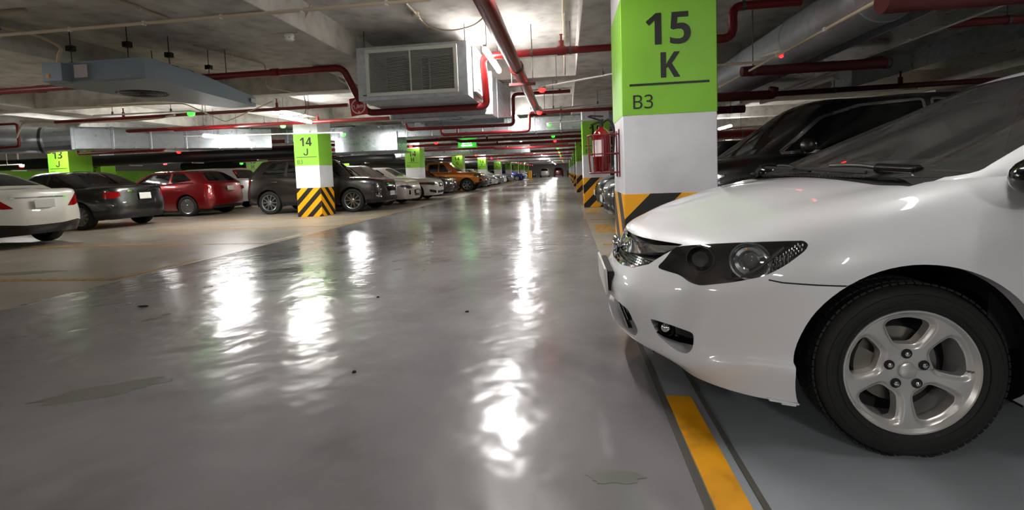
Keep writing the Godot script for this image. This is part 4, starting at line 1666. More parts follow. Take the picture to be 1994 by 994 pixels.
func spec(base: Dictionary, more: Dictionary) -> Dictionary:
	var d := base.duplicate()
	d.merge(more, true)
	return d

func parked_cars() -> void:
	var sedan := {"L": 4.62, "W": 0.89, "fo": 0.93, "wb": 2.7, "wr": 0.32, "rim": 0.225, "nose": 0.74, "cowl_u": 1.3, "cowl_y": 0.97, "belt0": 0.96, "belt1": 1.01, "deck_y": 1.06, "deck_u": 4.34, "tail_y": 1.06, "tail_e": 1.0, "wt_u": 2.02, "roof_y": 1.46, "rt_u": 3.1, "rb_u": 3.85, "rb_y": 1.07, "roof_w": 0.59}
	var hatch := {"L": 4.45, "W": 0.9, "fo": 0.9, "wb": 2.66, "wr": 0.325, "rim": 0.23, "nose": 0.76, "cowl_u": 1.2, "cowl_y": 0.99, "belt0": 0.97, "belt1": 1.08, "deck_y": 1.05, "deck_u": 4.25, "tail_y": 1.07, "tail_e": 1.03, "wt_u": 1.95, "roof_y": 1.48, "rt_u": 3.75, "rb_u": 4.32, "rb_y": 1.08, "roof_w": 0.58, "box": true, "rrake": 0.09}
	var suv := {"L": 4.58, "W": 0.92, "fo": 0.92, "wb": 2.7, "wr": 0.355, "rim": 0.25, "nose": 0.93, "cowl_u": 1.28, "cowl_y": 1.08, "belt0": 1.07, "belt1": 1.17, "deck_y": 1.14, "deck_u": 4.36, "tail_y": 1.16, "tail_e": 1.13, "wt_u": 2.0, "roof_y": 1.69, "rt_u": 4.0, "rb_u": 4.48, "rb_y": 1.15, "roof_w": 0.64, "box": true, "b": 0.26, "rrake": 0.09}
	var truck := {"L": 5.25, "W": 0.93, "fo": 0.92, "wb": 3.15, "wr": 0.385, "rim": 0.25, "nose": 1.05, "cowl_u": 1.38, "cowl_y": 1.2, "belt0": 1.17, "belt1": 1.2, "deck_y": 1.18, "deck_u": 5.0, "tail_y": 1.18, "tail_e": 1.14, "wt_u": 2.05, "roof_y": 1.83, "rt_u": 3.4, "rb_u": 3.62, "rb_y": 1.2, "roof_w": 0.66, "box": true, "b": 0.42, "fc": 0.32, "rake": 0.05}
	var hl_sedan := ["headlight", "front", round_poly(pv([0.42, 0.6, 0.66, 0.57, 0.9, 0.66, 0.95, 0.735, 0.6, 0.685]), 0.02, 2), M.clear_lens, 0.004]
	var gr_sedan := ["grille", "front", round_poly(pv([-0.3, 0.5, 0.34, 0.5, 0.38, 0.62, 0.3, 0.665, -0.3, 0.67]), 0.02, 2), M.black_gloss, -0.012]
	var in_sedan := ["lower_intake", "front", pv([-0.3, 0.26, 0.5, 0.26, 0.56, 0.33, 0.46, 0.39, -0.3, 0.39]), M.black_matt, -0.015]
	var fog_sedan := ["fog_light", "front", round_poly(pv([0.62, 0.3, 0.78, 0.34, 0.8, 0.45, 0.7, 0.43]), 0.02, 2), M.black_gloss, -0.01]
	var tl_sedan := ["tail_light", "rear", round_poly(pv([0.5, 0.82, 0.7, 0.74, 1.0, 0.78, 1.0, 0.93, 0.52, 0.92]), 0.02, 2), M.red_lens, 0.004]
	var black_tail := ["diffuser", "rear", pv([-0.3, 0.2, 0.86, 0.2, 0.8, 0.34, 0.3, 0.38, -0.3, 0.38]), M.black_matt, -0.004]
	# --- back row at left, tails towards us
	make_car(spec(sedan, {"paint": car_paint(Color(0.84, 0.83, 0.80), 0.1), "rear_y": 1, "rt_u": 3.15, "rb_u": 4.0, "roof_y": 1.43, "tail_y": 1.06, "wr": 0.325, "patches": [
		["tail_light", "rear", round_poly(pv([0.42, 0.70, 0.56, 0.70, 0.98, 0.84, 1.0, 0.95, 0.66, 0.94]), 0.02, 2), M.red_lens, 0.004],
		["diffuser", "rear", pv([-0.3, 0.2, 0.95, 0.2, 0.88, 0.36, 0.6, 0.44, 0.3, 0.40, -0.3, 0.39]), M.black_gloss, -0.006],
		["exhaust_tip", "rear", round_poly(pv([0.42, 0.29, 0.70, 0.30, 0.68, 0.36, 0.46, 0.36]), 0.02, 2), M.chrome, 0.01],
		["chrome_strip", "rear", pv([-0.3, 0.875, 0.45, 0.87, 0.45, 0.895, -0.3, 0.9]), M.chrome, 0.004]],
		"plates": [[4.64, 0.77, 0.12, 0.15, 0.32]], "trim": M.chrome, "handle_mat": M.chrome, "spokes": 5, "twin": true}), "white saloon at the far left edge, tail with chrome exhausts towards us", Vector3(-13.95, 0, -7.1), 0.0)
	make_car(spec(sedan, {"paint": car_paint(Color(0.014, 0.014, 0.016), 0.0), "L": 4.56, "patches": [
		["tail_light", "rear", round_poly(pv([0.54, 0.80, 0.68, 0.74, 1.0, 0.75, 1.0, 0.89, 0.58, 0.905]), 0.02, 2), M.red_lens, 0.004],
		["chrome_strip", "rear", pv([-0.3, 0.90, 0.42, 0.895, 0.42, 0.925, -0.3, 0.93]), M.chrome, 0.006], black_tail],
		"plates": [[4.57, 0.78, 0.1, 0.16, 0.32]], "handle_mat": M.black_gloss}), "black saloon at left, tail towards us with chrome strip above the number plate", Vector3(-15.35, 0, -10.5), 0.0)
	make_car(spec(hatch, {"paint": car_paint(Color(0.50, 0.012, 0.05), 0.45), "patches": [
		["tail_light", "rear", round_poly(pv([0.62, 0.86, 0.70, 0.82, 1.0, 0.90, 1.0, 1.0, 0.76, 0.99]), 0.03, 2), M.red_lens, 0.004],
		["lower_valance", "rear", pv([-0.3, 0.2, 0.7, 0.2, 0.62, 0.33, -0.3, 0.34]), M.black_matt, -0.004]],
		"plates": [[4.43, 0.86, 0.15, 0.15, 0.30]], "spokes": 14, "handle_mat": car_paint(Color(0.5, 0.012, 0.05), 0.4)}), "dark red hatchback at left, tail towards us", Vector3(-15.55, 0, -13.95), 0.0)
	make_car(spec(suv, {"paint": car_paint(Color(0.78, 0.78, 0.77), 0.1), "roof_y": 1.62, "called": "parked_van", "patches": [tl_sedan], "plates": [[4.57, 0.8, 0.1, 0.15, 0.3]]}), "white van-like car with black rear window between the red hatchback and dark grey crossover", Vector3(-16.9, 0, -16.75), 0.0)
	# --- front row at left, noses towards the aisle
	var dark := car_paint(Color(0.16, 0.145, 0.125), 0.5)
	make_car(spec(suv, {"paint": dark, "lip": M.black_matt, "twin": true, "spokes": 5, "patches": [
		["headlight", "front", round_poly(pv([0.46, 0.8, 0.7, 0.79, 1.0, 0.88, 1.0, 0.955, 0.66, 0.9]), 0.02, 2), M.clear_lens, 0.004],
		["grille", "front", round_poly(pv([-0.3, 0.58, 0.3, 0.58, 0.44, 0.78, 0.40, 0.86, -0.3, 0.88]), 0.02, 2), M.black_gloss, -0.012],
		["lower_intake", "front", pv([-0.3, 0.3, 0.55, 0.3, 0.6, 0.42, -0.3, 0.46]), M.black_matt, -0.012],
		["fog_light", "front", round_poly(pv([0.64, 0.42, 0.8, 0.44, 0.82, 0.58, 0.7, 0.56]), 0.02, 2), M.chrome, 0.004],
		["sill_cladding", "low", pv([-0.1, 0.1, 5, 0.1, 5, 0.36, -0.1, 0.36]), M.black_matt, 0.003],
		["tail_light", "rear", round_poly(pv([0.62, 0.94, 1.0, 0.95, 1.0, 1.06, 0.68, 1.04]), 0.02, 2), M.red_lens, 0.004]],
		"plates": [[-0.005, 0.52, 0.0, 0.14, 0.36]]}), "dark grey-brown crossover parked behind column 14 J, nose towards the aisle", Vector3(-5.52, 0, -13.92), PI)
	make_car(spec(sedan, {"paint": car_paint(Color(0.80, 0.75, 0.72), 0.15), "L": 4.4, "nose": 0.80, "roof_y": 1.5, "patches": [hl_sedan, ["grille", "front", round_poly(pv([-0.3, 0.3, 0.32, 0.3, 0.36, 0.52, -0.3, 0.56]), 0.03, 2), M.black_gloss, -0.012], ["fog_light", "front", round_poly(pv([0.58, 0.36, 0.68, 0.36, 0.66, 0.54, 0.6, 0.52]), 0.02, 2), M.black_gloss, -0.008]],
		"plates": [[-0.005, 0.45, 0.0, 0.12, 0.4]]}), "pale pinkish-white saloon next to the dark grey crossover's nose", Vector3(-5.58, 0, -16.6), PI)
	make_car(spec(sedan, {"paint": car_paint(Color(0.86, 0.85, 0.83), 0.1), "L": 4.85, "W": 0.92, "fo": 0.9, "wb": 2.95, "cowl_u": 1.62, "wt_u": 2.35, "rt_u": 3.4, "rb_u": 4.1, "deck_u": 4.6, "nose": 0.80, "cowl_y": 1.02, "belt0": 1.0, "wr": 0.34, "rim": 0.25, "spokes": 5, "twin": true, "front_glass": M.dark_glass, "patches": [
		["headlight", "front", round_poly(pv([0.45, 0.65, 0.75, 0.62, 1.0, 0.7, 1.0, 0.76, 0.6, 0.735]), 0.02, 2), M.clear_lens, 0.004],
		["grille", "front", round_poly(pv([0.03, 0.55, 0.28, 0.53, 0.33, 0.66, 0.3, 0.72, 0.03, 0.73]), 0.03, 2), M.black_gloss, -0.012],
		["lower_intake", "front", round_poly(pv([-0.3, 0.28, 0.46, 0.28, 0.5, 0.38, -0.3, 0.40]), 0.02, 2), M.black_matt, -0.012],
		["fog_light", "front", round_poly(pv([0.56, 0.28, 0.84, 0.34, 0.86, 0.45, 0.6, 0.40]), 0.02, 2), M.black_gloss, -0.01]]}), "white saloon with twin black grille openings, in front of column 14 H", Vector3(-5.4, 0, -19.25), PI)
	var dk2 := make_car(spec(sedan, {"paint": car_paint(Color(0.13, 0.105, 0.10), 0.4), "per_k": 4, "patches": [hl_sedan, ["grille", "front", round_poly(pv([-0.3, 0.42, 0.36, 0.42, 0.4, 0.64, -0.3, 0.68]), 0.03, 2), M.chrome, 0.004], in_sedan]}), "dark brown saloon with bright chrome grille between column 14 H and the orange pickup", Vector3(-5.75, 0, -22.6), PI)
	copy_car(dk2, "second dark brown saloon, half hidden just left of the orange pickup's wheel", Vector3(-6.1, 0, -25.1), PI)
	make_car(spec(truck, {"called": "pickup_truck", "cat": "pickup", "paint": car_paint(Color(0.72, 0.40, 0.05), 0.4), "per_k": 5, "spokes": 6, "patches": [
		["headlight", "front", round_poly(pv([0.5, 0.86, 0.76, 0.84, 1.0, 0.92, 1.0, 1.06, 0.6, 1.0]), 0.02, 2), M.clear_lens, 0.004],
		["grille", "front", round_poly(pv([-0.3, 0.72, 0.34, 0.72, 0.46, 0.96, -0.3, 1.0]), 0.02, 2), M.chrome, 0.004],
		["lower_bumper", "front", pv([-0.3, 0.38, 1.0, 0.38, 0.9, 0.52, 0.5, 0.6, -0.3, 0.6]), M.black_matt, 0.004],
		["fog_light", "front", round_poly(pv([0.6, 0.6, 0.8, 0.6, 0.8, 0.7, 0.64, 0.7]), 0.02, 2), M.black_gloss, -0.008]],
		"mirror": M.chrome, "handle_mat": M.chrome, "wins": [pv([1.95, 1.2, 2.34, 1.68, 2.6, 1.70, 2.62, 1.22]), pv([2.7, 1.225, 2.68, 1.70, 3.25, 1.68, 3.3, 1.23])]}), "orange double-cab pickup parked nose to the aisle", Vector3(-5.05, 0, -27.75), PI)
	var blk := make_car(spec(sedan, {"paint": car_paint(Color(0.03, 0.03, 0.033), 0.3), "per_k": 4, "patches": [hl_sedan, gr_sedan, in_sedan, fog_sedan]}), "black saloon just beyond the orange pickup's nose", Vector3(-5.5, 0, -31.4), PI)
	var slv := make_car(spec(sedan, {"paint": car_paint(Color(0.55, 0.56, 0.57), 0.6), "per_k": 4, "patches": [hl_sedan, gr_sedan, in_sedan]}), "silver saloon second beyond the orange pickup", Vector3(-5.7, 0, -34.2), PI)
	var wht := make_car(spec(hatch, {"paint": car_paint(Color(0.8, 0.8, 0.8), 0.1), "per_k": 4, "patches": [hl_sedan, gr_sedan]}), "small white hatchback third beyond the orange pickup", Vector3(-5.6, 0, -36.8), PI)
	copy_car(slv, "silver saloon beyond the fourth left column", Vector3(-5.6, 0, -40.4), PI)
	copy_car(wht, "small white car deep in the left row beyond the silver saloons", Vector3(-5.7, 0, -43.2), PI)
	copy_car(slv, "last silver saloon before the bare striped column in the left row", Vector3(-5.9, 0, -51.2), PI)
	make_car(spec(hatch, {"paint": car_paint(Color(0.05, 0.16, 0.50), 0.4), "per_k": 4, "patches": [hl_sedan, gr_sedan]}), "blue hatchback deep in the left row, right of the bare striped column", Vector3(-5.3, 0, -58.0), PI)
	make_car(spec(hatch, {"paint": car_paint(Color(0.55, 0.70, 0.74), 0.3), "per_k": 4, "patches": [hl_sedan, gr_sedan]}), "pale blue hatchback just beyond the blue one", Vector3(-5.2, 0, -61.0), PI)
	copy_car(blk, "black car near the far end of the left row, beyond the yellow drum", Vector3(-5.0, 0, -76.0), PI)
	# --- at the far wall
	var s1 := make_car(spec(suv, {"paint": car_paint(Color(0.62, 0.60, 0.58), 0.2), "per_k": 4, "patches": [["headlight", "front", pv([0.5, 0.78, 0.95, 0.8, 0.95, 0.9, 0.6, 0.9]), M.clear_lens, 0.004], ["grille", "front", pv([-0.3, 0.6, 0.4, 0.6, 0.45, 0.85, -0.3, 0.87]), M.black_gloss, -0.01]]}), "pale off-roader facing us at the far end of the aisle", Vector3(-4.1, 0, -90.0), -PI / 2)
	make_car(spec(suv, {"paint": car_paint(Color(0.30, 0.03, 0.04), 0.2), "per_k": 4, "roof_y": 1.75, "patches": [["headlight", "front", pv([0.5, 0.78, 0.95, 0.8, 0.95, 0.9, 0.6, 0.9]), M.clear_lens, 0.004], ["grille", "front", pv([-0.3, 0.6, 0.4, 0.6, 0.45, 0.85, -0.3, 0.87]), M.black_gloss, -0.01]]}), "dark red off-roader facing us at the far end of the aisle", Vector3(-1.5, 0, -90.5), -PI / 2)
	copy_car(blk, "dark car at the far end of the aisle, right of the dark red off-roader", Vector3(1.0, 0, -89.0), -PI / 2)
	s1.set_meta("group", "cars at the far wall")
	# --- right row, behind the white sedan
	make_car(spec(suv, {"paint": car_paint(Color(0.018, 0.018, 0.02), 0.2), "L": 4.9, "W": 0.96, "fo": 0.9, "wb": 2.95, "nose": 0.93, "cowl_u": 1.22, "cowl_y": 1.09, "wt_u": 2.08, "roof_y": 1.72, "rt_u": 4.2, "rb_u": 4.8, "deck_u": 4.7, "belt0": 1.08, "fc": 0.5, "roof_w": 0.66, "hood_u": 0.34, "front_glass": M.clear_glass, "trim": M.chrome, "wins": [pv([1.48, 1.105, 1.95, 1.47, 2.3, 1.575, 2.95, 1.62, 2.97, 1.13]), pv([3.05, 1.13, 3.03, 1.62, 3.7, 1.58, 3.95, 1.18])], "per_k": 7, "patches": [
		["headlight", "front", round_poly(pv([0.46, 0.76, 0.8, 0.76, 1.0, 0.82, 1.0, 0.9, 0.6, 0.87]), 0.02, 2), M.clear_lens, 0.004],
		["grille", "front", round_poly(pv([0.03, 0.6, 0.36, 0.6, 0.4, 0.84, 0.03, 0.86]), 0.03, 2), M.chrome, 0.004]]}), "big black off-roader parked beyond the white sedan, right of column 15 K", Vector3(0.75, 0, -5.98), 0.0)
	make_car(spec(sedan, {"paint": car_paint(Color(0.012, 0.012, 0.012), 0.0), "patches": [hl_sedan, ["grille", "front", round_poly(pv([-0.3, 0.45, 0.34, 0.45, 0.38, 0.64, -0.3, 0.68]), 0.02, 2), M.chrome, 0.004], in_sedan], "front_glass": M.clear_glass, "plates": [[-0.02, 0.46, 0.0, 0.13, 0.45]]}), "black saloon in the right row, between the big black off-roader and its neighbour", Vector3(0.66, 0, -8.75), 0.0)
	make_car(spec(sedan, {"paint": car_paint(Color(0.012, 0.012, 0.013), 0.0), "per_k": 4, "patches": [hl_sedan, gr_sedan, in_sedan], "plates": [[-0.02, 0.46, 0.0, 0.13, 0.45]]}), "black saloon just in front of column 15 J, its nose behind the fire extinguisher", Vector3(0.68, 0, -11.2), 0.0)
	copy_car(blk, "dark car in the right row beyond the second column", Vector3(0.75, 0, -15.2), 0.0)
	copy_car(slv, "silver car in the right row beyond the third column", Vector3(0.75, 0, -26.0), 0.0)

func copy_car(src: Node3D, label: String, at: Vector3, turn: float) -> Node3D:
	var c := src.duplicate() as Node3D
	c.name = numbered("parked_car")
	add_child(c)
	c.position = at
	c.rotation.y = turn
	c.set_meta("label", label)
	return c

# ---------------------------------------------------------------- air handling
func loft(mb: Mb, rings: Array, cap := true) -> void:
	for i in rings.size() - 1:
		var a: Array = rings[i]
		var b: Array = rings[i + 1]
		var ca := Vector3.ZERO
		for p in a:
			ca += p / a.size()
		for k in a.size():
			var w := (k + 1) % a.size()
			mb.quad(a[k], a[w], b[w], b[k], (a[k] + a[w]) / 2 - ca)
	if cap:
		for e in [0, rings.size() - 1]:
			var r: Array = rings[e]
			var o: Array = rings[1] if e == 0 else rings[e - 1]
			for k in range(1, r.size() - 1):
				mb.ftri(r[0], r[k], r[k + 1], r[0] - o[0])

func rect(x0: float, x1: float, y0: float, y1: float, z: float, ch := 0.0) -> Array:
	if ch > 0.0:
		return [Vector3(x0 + ch, y0, z), Vector3(x1 - ch, y0, z), Vector3(x1, y0 + ch, z), Vector3(x1, y1, z), Vector3(x0, y1, z), Vector3(x0, y0 + ch, z)]
	return [Vector3(x0, y0, z), Vector3(x1, y0, z), Vector3(x1, y1, z), Vector3(x0, y1, z)]

func machinery() -> void:
	var mb: Mb
	# jet fan at upper left
	var t := thing("jet_fan", "flat grey jet fan hanging from the ceiling at upper left, tapered towards a narrow outlet", "fan", Vector3(-5.58, 2.287, -4.95))
	t.scale = Vector3.ONE * 0.9
	mb = Mb.new()
	loft(mb, [rect(-0.72, 0.66, 0.02, 0.275, 0.03), rect(-0.74, 0.70, 0.0, 0.275, 0.0), rect(-0.74, 0.76, 0.0, 0.275, -0.09), rect(-0.62, 0.62, 0.0, 0.275, -1.1), rect(-0.1, 0.42, 0.0, 0.175, -2.55)])
	part("casing", mb, M.fan_grey, t)
	mb = Mb.new()
	mb.lathe(PackedVector2Array([Vector2(0.0, 0.06), Vector2(0.30, 0.06), Vector2(0.32, 0.0), Vector2(0.36, -0.012), Vector2(0.375, 0.002)]), Vector3(-0.22, 0.0, -0.86), Basis(Vector3(0.98, 0, 0), Vector3(0, 1, 0), Vector3(0, 0, 0.8)), 40)
	part("intake_rim", mb, M.black_gloss, t)
	mb = Mb.new()
	for k in 6:
		mb.lathe(PackedVector2Array([Vector2(0.05 + 0.048 * k, -0.004), Vector2(0.055 + 0.048 * k, -0.009), Vector2(0.06 + 0.048 * k, -0.004)]), Vector3(-0.22, 0.0, -0.86), Basis(Vector3(0.98, 0, 0), Vector3(0, 1, 0), Vector3(0, 0, 0.8)), 32)
	for k in 4:
		var a := TAU * k / 4 + 0.4
		mb.box(Vector3(-0.22, -0.004, -0.86), Vector3(0.6, 0.006, 0.01), 0.002, Basis(SY, a))
	part("intake_guard", mb, M.duct_black, t)
	mb = Mb.new()
	mb.box(Vector3(-0.52, 0.13, 0.08), Vector3(0.30, 0.24, 0.14), 0.008)
	part("junction_box", mb, M.fan_grey, t)
	mb = Mb.new()
	mb.box(Vector3(-0.22, 0.15, 0.034), Vector3(0.20, 0.17, 0.004))
	part("label_sheet", mb, M.sign_white, t)
	mb = Mb.new()
	mb.box(Vector3(0.465, 0.09, -2.42), Vector3(0.004, 0.07, 0.14), 0.0, Basis(SY, 0.13))
	part("label_sheet", mb, M.sign_white, t)
	mb = Mb.new()
	mb.box(Vector3(-0.58, 0.08, 0.152), Vector3(0.05, 0.05, 0.004))
	part("warning_mark", mb, M.hazard_yellow, t)
	for q in [[-0.5, -0.1], [0.35, -0.12], [0.42, -0.7], [0.38, -1.5], [-0.45, -1.3]]:
		mb = Mb.new()
		mb.tube(PackedVector3Array([Vector3(q[0], 0.26, q[1]), Vector3(q[0], 0.78, q[1])]), 0.006, 6)
		mb.box(Vector3(q[0], 0.50, q[1]), Vector3(0.10, 0.075, 0.075), 0.008)
		mb.box(Vector3(q[0], 0.29, q[1]), Vector3(0.05, 0.06, 0.03), 0.006)
		part("hanger_spring", mb, M.duct_black, t)
	mb = Mb.new()
	for k in 3:
		mb.box(Vector3(0.69 - 0.045 * k, 0.275, -0.45 - 0.32 * k), Vector3(0.03, 0.012, 0.2), 0.003)
	part("top_clip", mb, M.rod, t)
	mb = Mb.new()
	mb.tube(smooth_path(PackedVector3Array([Vector3(-0.5, 0.25, 0.08), Vector3(-0.46, 0.36, 0.09), Vector3(-0.4, 0.46, 0.12), Vector3(-0.56, 0.58, 0.28), Vector3(-0.9, 0.66, 0.5), Vector3(-1.25, 0.74, 0.8)]), 8), 0.02, 10)
	part("flexible_conduit", mb, M.conduit, t)
	mb = Mb.new()
	mb.tube(PackedVector3Array([Vector3(-0.82, 0.636, 0.44), Vector3(-0.93, 0.667, 0.525)]), 0.026, 10)
	part("blue_tape", mb, M.blue_tape, t)
	# ventilation unit in the middle
	t = thing("ventilation_unit", "big silver ventilation unit with white louvred grille hanging over the aisle", "air conditioner", Vector3(-1.99, 2.04, -5.9))
	mb = Mb.new()
	var wx := 0.75
	mb.box(Vector3(0, 0.69, -0.708), Vector3(1.5, 0.02, 1.384), 0.004)
	mb.box(Vector3(0, 0.01, -0.708), Vector3(1.5, 0.02, 1.384), 0.004)
	for s in [-1.0, 1.0]:
		mb.box(Vector3(s * (wx - 0.01), 0.35, -0.708), Vector3(0.02, 0.66, 1.384), 0.0)
		mb.box(Vector3(s * 0.68, 0.35, -0.008), Vector3(0.14, 0.7, 0.016), 0.0)
	mb.box(Vector3(0, 0.675, -0.008), Vector3(1.22, 0.05, 0.016), 0.0)
	mb.box(Vector3(0, 0.03, -0.008), Vector3(1.22, 0.06, 0.016), 0.0)
	mb.box(Vector3(0, 0.35, -1.39), Vector3(1.48, 0.68, 0.02))
	part("casing", mb, M.casing, t)
	var g := Node3D.new()
	mb = Mb.new()
	for s in [-1.0, 1.0]:
		mb.box(Vector3(s * 0.60, 0.355, 0.012), Vector3(0.05, 0.52, 0.028), 0.004)
	mb.box(Vector3(0, 0.64, 0.012), Vector3(1.25, 0.05, 0.03), 0.006)
	mb.box(Vector3(0, 0.07, 0.012), Vector3(1.25, 0.05, 0.03), 0.006)
	mb.box(Vector3(-0.01, 0.355, 0.012), Vector3(0.016, 0.56, 0.028), 0.004)
	var fr := part("grille_frame", mb, M.white_metal, t)
	g.free()
	mb = Mb.new()
	for k in 30:
		mb.box(Vector3(0, 0.105 + k * 0.0178, 0.0), Vector3(1.15, 0.0038, 0.013), 0.0, Basis(SX, -0.12))
	var lv := part("louvre_blades", mb, M.white_metal, fr)
	lv.set_meta("kind", "stuff")
	mb = Mb.new()
	mb.box(Vector3(-0.35, 0.35, -0.5), Vector3(0.28, 0.6, 0.25), 0.01)
	mb.box(Vector3(0.33, 0.35, -0.55), Vector3(0.4, 0.6, 0.25), 0.01)
	mb.box(Vector3(0.0, 0.35, -0.62), Vector3(0.08, 0.66, 0.08), 0.01)
	part("coil", mb, M.duct_black, t)
	mb = Mb.new()
	mb.box(Vector3(0.785, 0.40, -0.68), Vector3(0.045, 0.62, 0.76), 0.008)
	var sp := part("side_grille", mb, M.white_metal, t)
	mb = Mb.new()
	for k in 4:
		for i in 3:
			mb.box(Vector3(0.809, 0.19 + 0.14 * k, -0.44 - 0.24 * i), Vector3(0.004, 0.10, 0.19), 0.0)
	part("slots", mb, M.grey_wall, sp)
	mb = Mb.new()
	loft(mb, [rect(-0.86, 0.80, -0.07, 0.6, -1.41), rect(-0.86, 0.84, -0.07, 0.6, -2.0), rect(-0.8, 0.98, 0.02, 0.55, -2.75)])
	part("plenum", mb, M.casing, t)
	for z in [-1.43, -1.98, -2.7]:
		mb = Mb.new()
		mb.box(Vector3(-0.02, 0.265, z), Vector3(1.74, 0.7, 0.03), 0.006)
		part("flange", mb, M.galvanised, t)
	mb = Mb.new()
	mb.lathe(PackedVector2Array([Vector2(0.10, -0.02), Vector2(0.16, -0.035), Vector2(0.2, -0.02), Vector2(0.25, -0.03), Vector2(0.3, -0.005)]), Vector3(0.15, -0.07, -1.75), Basis(SX, SY, SZ), 30)
	part("round_diffuser", mb, M.galvanised, t)
	for q in [[-0.7, -0.15], [0.7, -0.15], [-0.7, -1.25], [0.72, -1.25], [0.9, -2.5], [-0.8, -2.5]]:
		mb = Mb.new()
		mb.tube(PackedVector3Array([Vector3(q[0], 0.5, q[1]), Vector3(q[0], 0.97, q[1])]), 0.006, 6)
		part("hanger_rod", mb, M.rod, t)
	mb = Mb.new()
	mb.box(Vector3(-0.66, 0.07, 0.004), Vector3(0.05, 0.012, 0.01), 0.003)
	part("catch", mb, M.black_matt, t)
	# silver duct across the aisle
	t = thing("air_duct", "long silver rectangular duct crossing above the aisle behind the ventilation unit", "duct", Vector3(-3.6, 2.22, -13.5))
	mb = Mb.new()
	mb.box(Vector3(0, 0.2, -0.4), Vector3(10.4, 0.4, 0.8), 0.008)
	part("duct_run", mb, M.galvanised, t)
	for k in 14:
		mb = Mb.new()
		mb.box(Vector3(-5.1 + 0.78 * k, 0.2, -0.4), Vector3(0.05, 0.43, 0.85), 0.008)
		part("flange", mb, M.galvanised, t)
	mb = Mb.new()
	loft(mb, [rect(-3.5, -1.5, -0.38, 0.2, 0.05), rect(-3.5, -1.5, -0.38, 0.2, -0.8)])
	loft(mb, [[Vector3(-3.5, -0.38, 0.05), Vector3(-1.5, -0.38, 0.05), Vector3(-1.5, -0.38, -0.8), Vector3(-3.5, -0.38, -0.8)], [Vector3(-3.75, -0.45, 0.15), Vector3(-1.25, -0.45, 0.15), Vector3(-1.25, -0.45, -0.9), Vector3(-3.75, -0.45, -0.9)]])
	part("drop_box", mb, M.galvanised, t)
	# left duct with round silencer
	t = thing("air_duct", "silver duct with round silencer at far left, running behind the jet fan", "duct", Vector3(-12.9, 2.04, -10.7))
	var dir := Vector3(4.05, 0, -2.85).normalized()
	var yawd := atan2(-dir.z, dir.x)
	t.rotation.y = yawd
	mb = Mb.new()
	mb.box(Vector3(2.3, 0.29, 0), Vector3(4.6, 0.57, 0.8), 0.008)
	part("duct_run", mb, M.galvanised, t)
	for k in 6:
		mb = Mb.new()
		mb.box(Vector3(0.05 + 0.8 * k, 0.29, 0), Vector3(0.06, 0.61, 0.85), 0.008)
		part("flange", mb, M.galvanised, t)
	mb = Mb.new()
	var r0 := []
	var r1 := []
	for k in 16:
		var a := TAU * k / 16 + PI / 16
		r0.append(Vector3(-0.55, 0.25 + sin(a) * 0.33, cos(a) * 0.33))
		var s := 1.0 / maxf(absf(cos(a)), absf(sin(a)))
		r1.append(Vector3(0.03, 0.29 + sin(a) * s * 0.285, cos(a) * s * 0.4))
	loft(mb, [r0, r1])
	part("transition", mb, M.galvanised, t)
	mb = Mb.new()
	var mx := Basis(SY, SX, -SZ)
	mb.lathe(PackedVector2Array([Vector2(0.25, -2.5), Vector2(0.25, -2.3), Vector2(0.32, -2.28), Vector2(0.33, -1.9), Vector2(0.33, -0.6), Vector2(0.345, -0.6), Vector2(0.345, -0.55), Vector2(0.32, -0.55)]), Vector3(0, 0.25, 0), mx, 36)
	part("silencer", mb, M.galvanised, t)
	for x in [-2.28, -1.75, -0.62]:
		mb = Mb.new()
		mb.lathe(PackedVector2Array([Vector2(0.331, x - 0.03), Vector2(0.35, x - 0.03), Vector2(0.35, x + 0.03), Vector2(0.331, x + 0.03)]), Vector3(0, 0.25, 0), mx, 36)
		part("clamp_ring", mb, M.dark_metal, t)
	# black pipes low at the back left
	for q in [[-15.6, 2.05, "long black insulated pipe behind the column marked 13 J at left"], [-24.5, 2.1, "second black insulated pipe far behind the dark grey crossover"]]:
		t = thing("insulated_pipe", q[2], "pipe", Vector3(-15.0, q[1], q[0]))
		mb = Mb.new()
		mb.cyl(Vector3(-7.5, 0, 0), Vector3(5.5, 0, 0), 0.21, 24)
		part("pipe", mb, M.duct_black, t)
		for k in 5:
			mb = Mb.new()
			mb.box(Vector3(-6.5 + 2.6 * k, 0.17, 0), Vector3(0.05, 0.82, 0.05))
			mb.box(Vector3(-6.5 + 2.6 * k, -0.23, 0), Vector3(0.06, 0.04, 0.5))
			part("bracket", mb, M.white_metal, t)
	# right-hand ducts
	t = thing("round_duct", "round silver duct slanting away at upper right beyond column 15 K", "duct", Vector3(2.63, 2.38, -3.2))
	mb = Mb.new()
	var mz := Basis(SX, -SZ, SY)
	mb.lathe(PackedVector2Array([Vector2(0.0, 0.0), Vector2(0.25, 0.0), Vector2(0.25, 8.0), Vector2(0.0, 8.0)]), Vector3.ZERO, mz, 36)
	part("duct_run", mb, M.duct_grey, t)
	for k in 5:
		mb = Mb.new()
		mb.lathe(PackedVector2Array([Vector2(0.249, 0.95 + 1.3 * k), Vector2(0.26, 0.96 + 1.3 * k), Vector2(0.26, 0.99 + 1.3 * k), Vector2(0.249, 1.0 + 1.3 * k)]), Vector3.ZERO, mz, 36)
		part("joint_ring", mb, M.duct_grey, t)
	mb = Mb.new()
	mb.lathe(PackedVector2Array([Vector2(0.0, -0.3), Vector2(0.258, -0.3), Vector2(0.263, 0.5), Vector2(0.25, 0.55)]), Vector3.ZERO, mz, 36)
	part("collar", mb, M.duct_grey, t)
	t = thing("flat_duct", "wide flat-bottomed duct at upper right beneath the round silver duct", "duct", Vector3(3.19, 2.17, -5.6))
	mb = Mb.new()
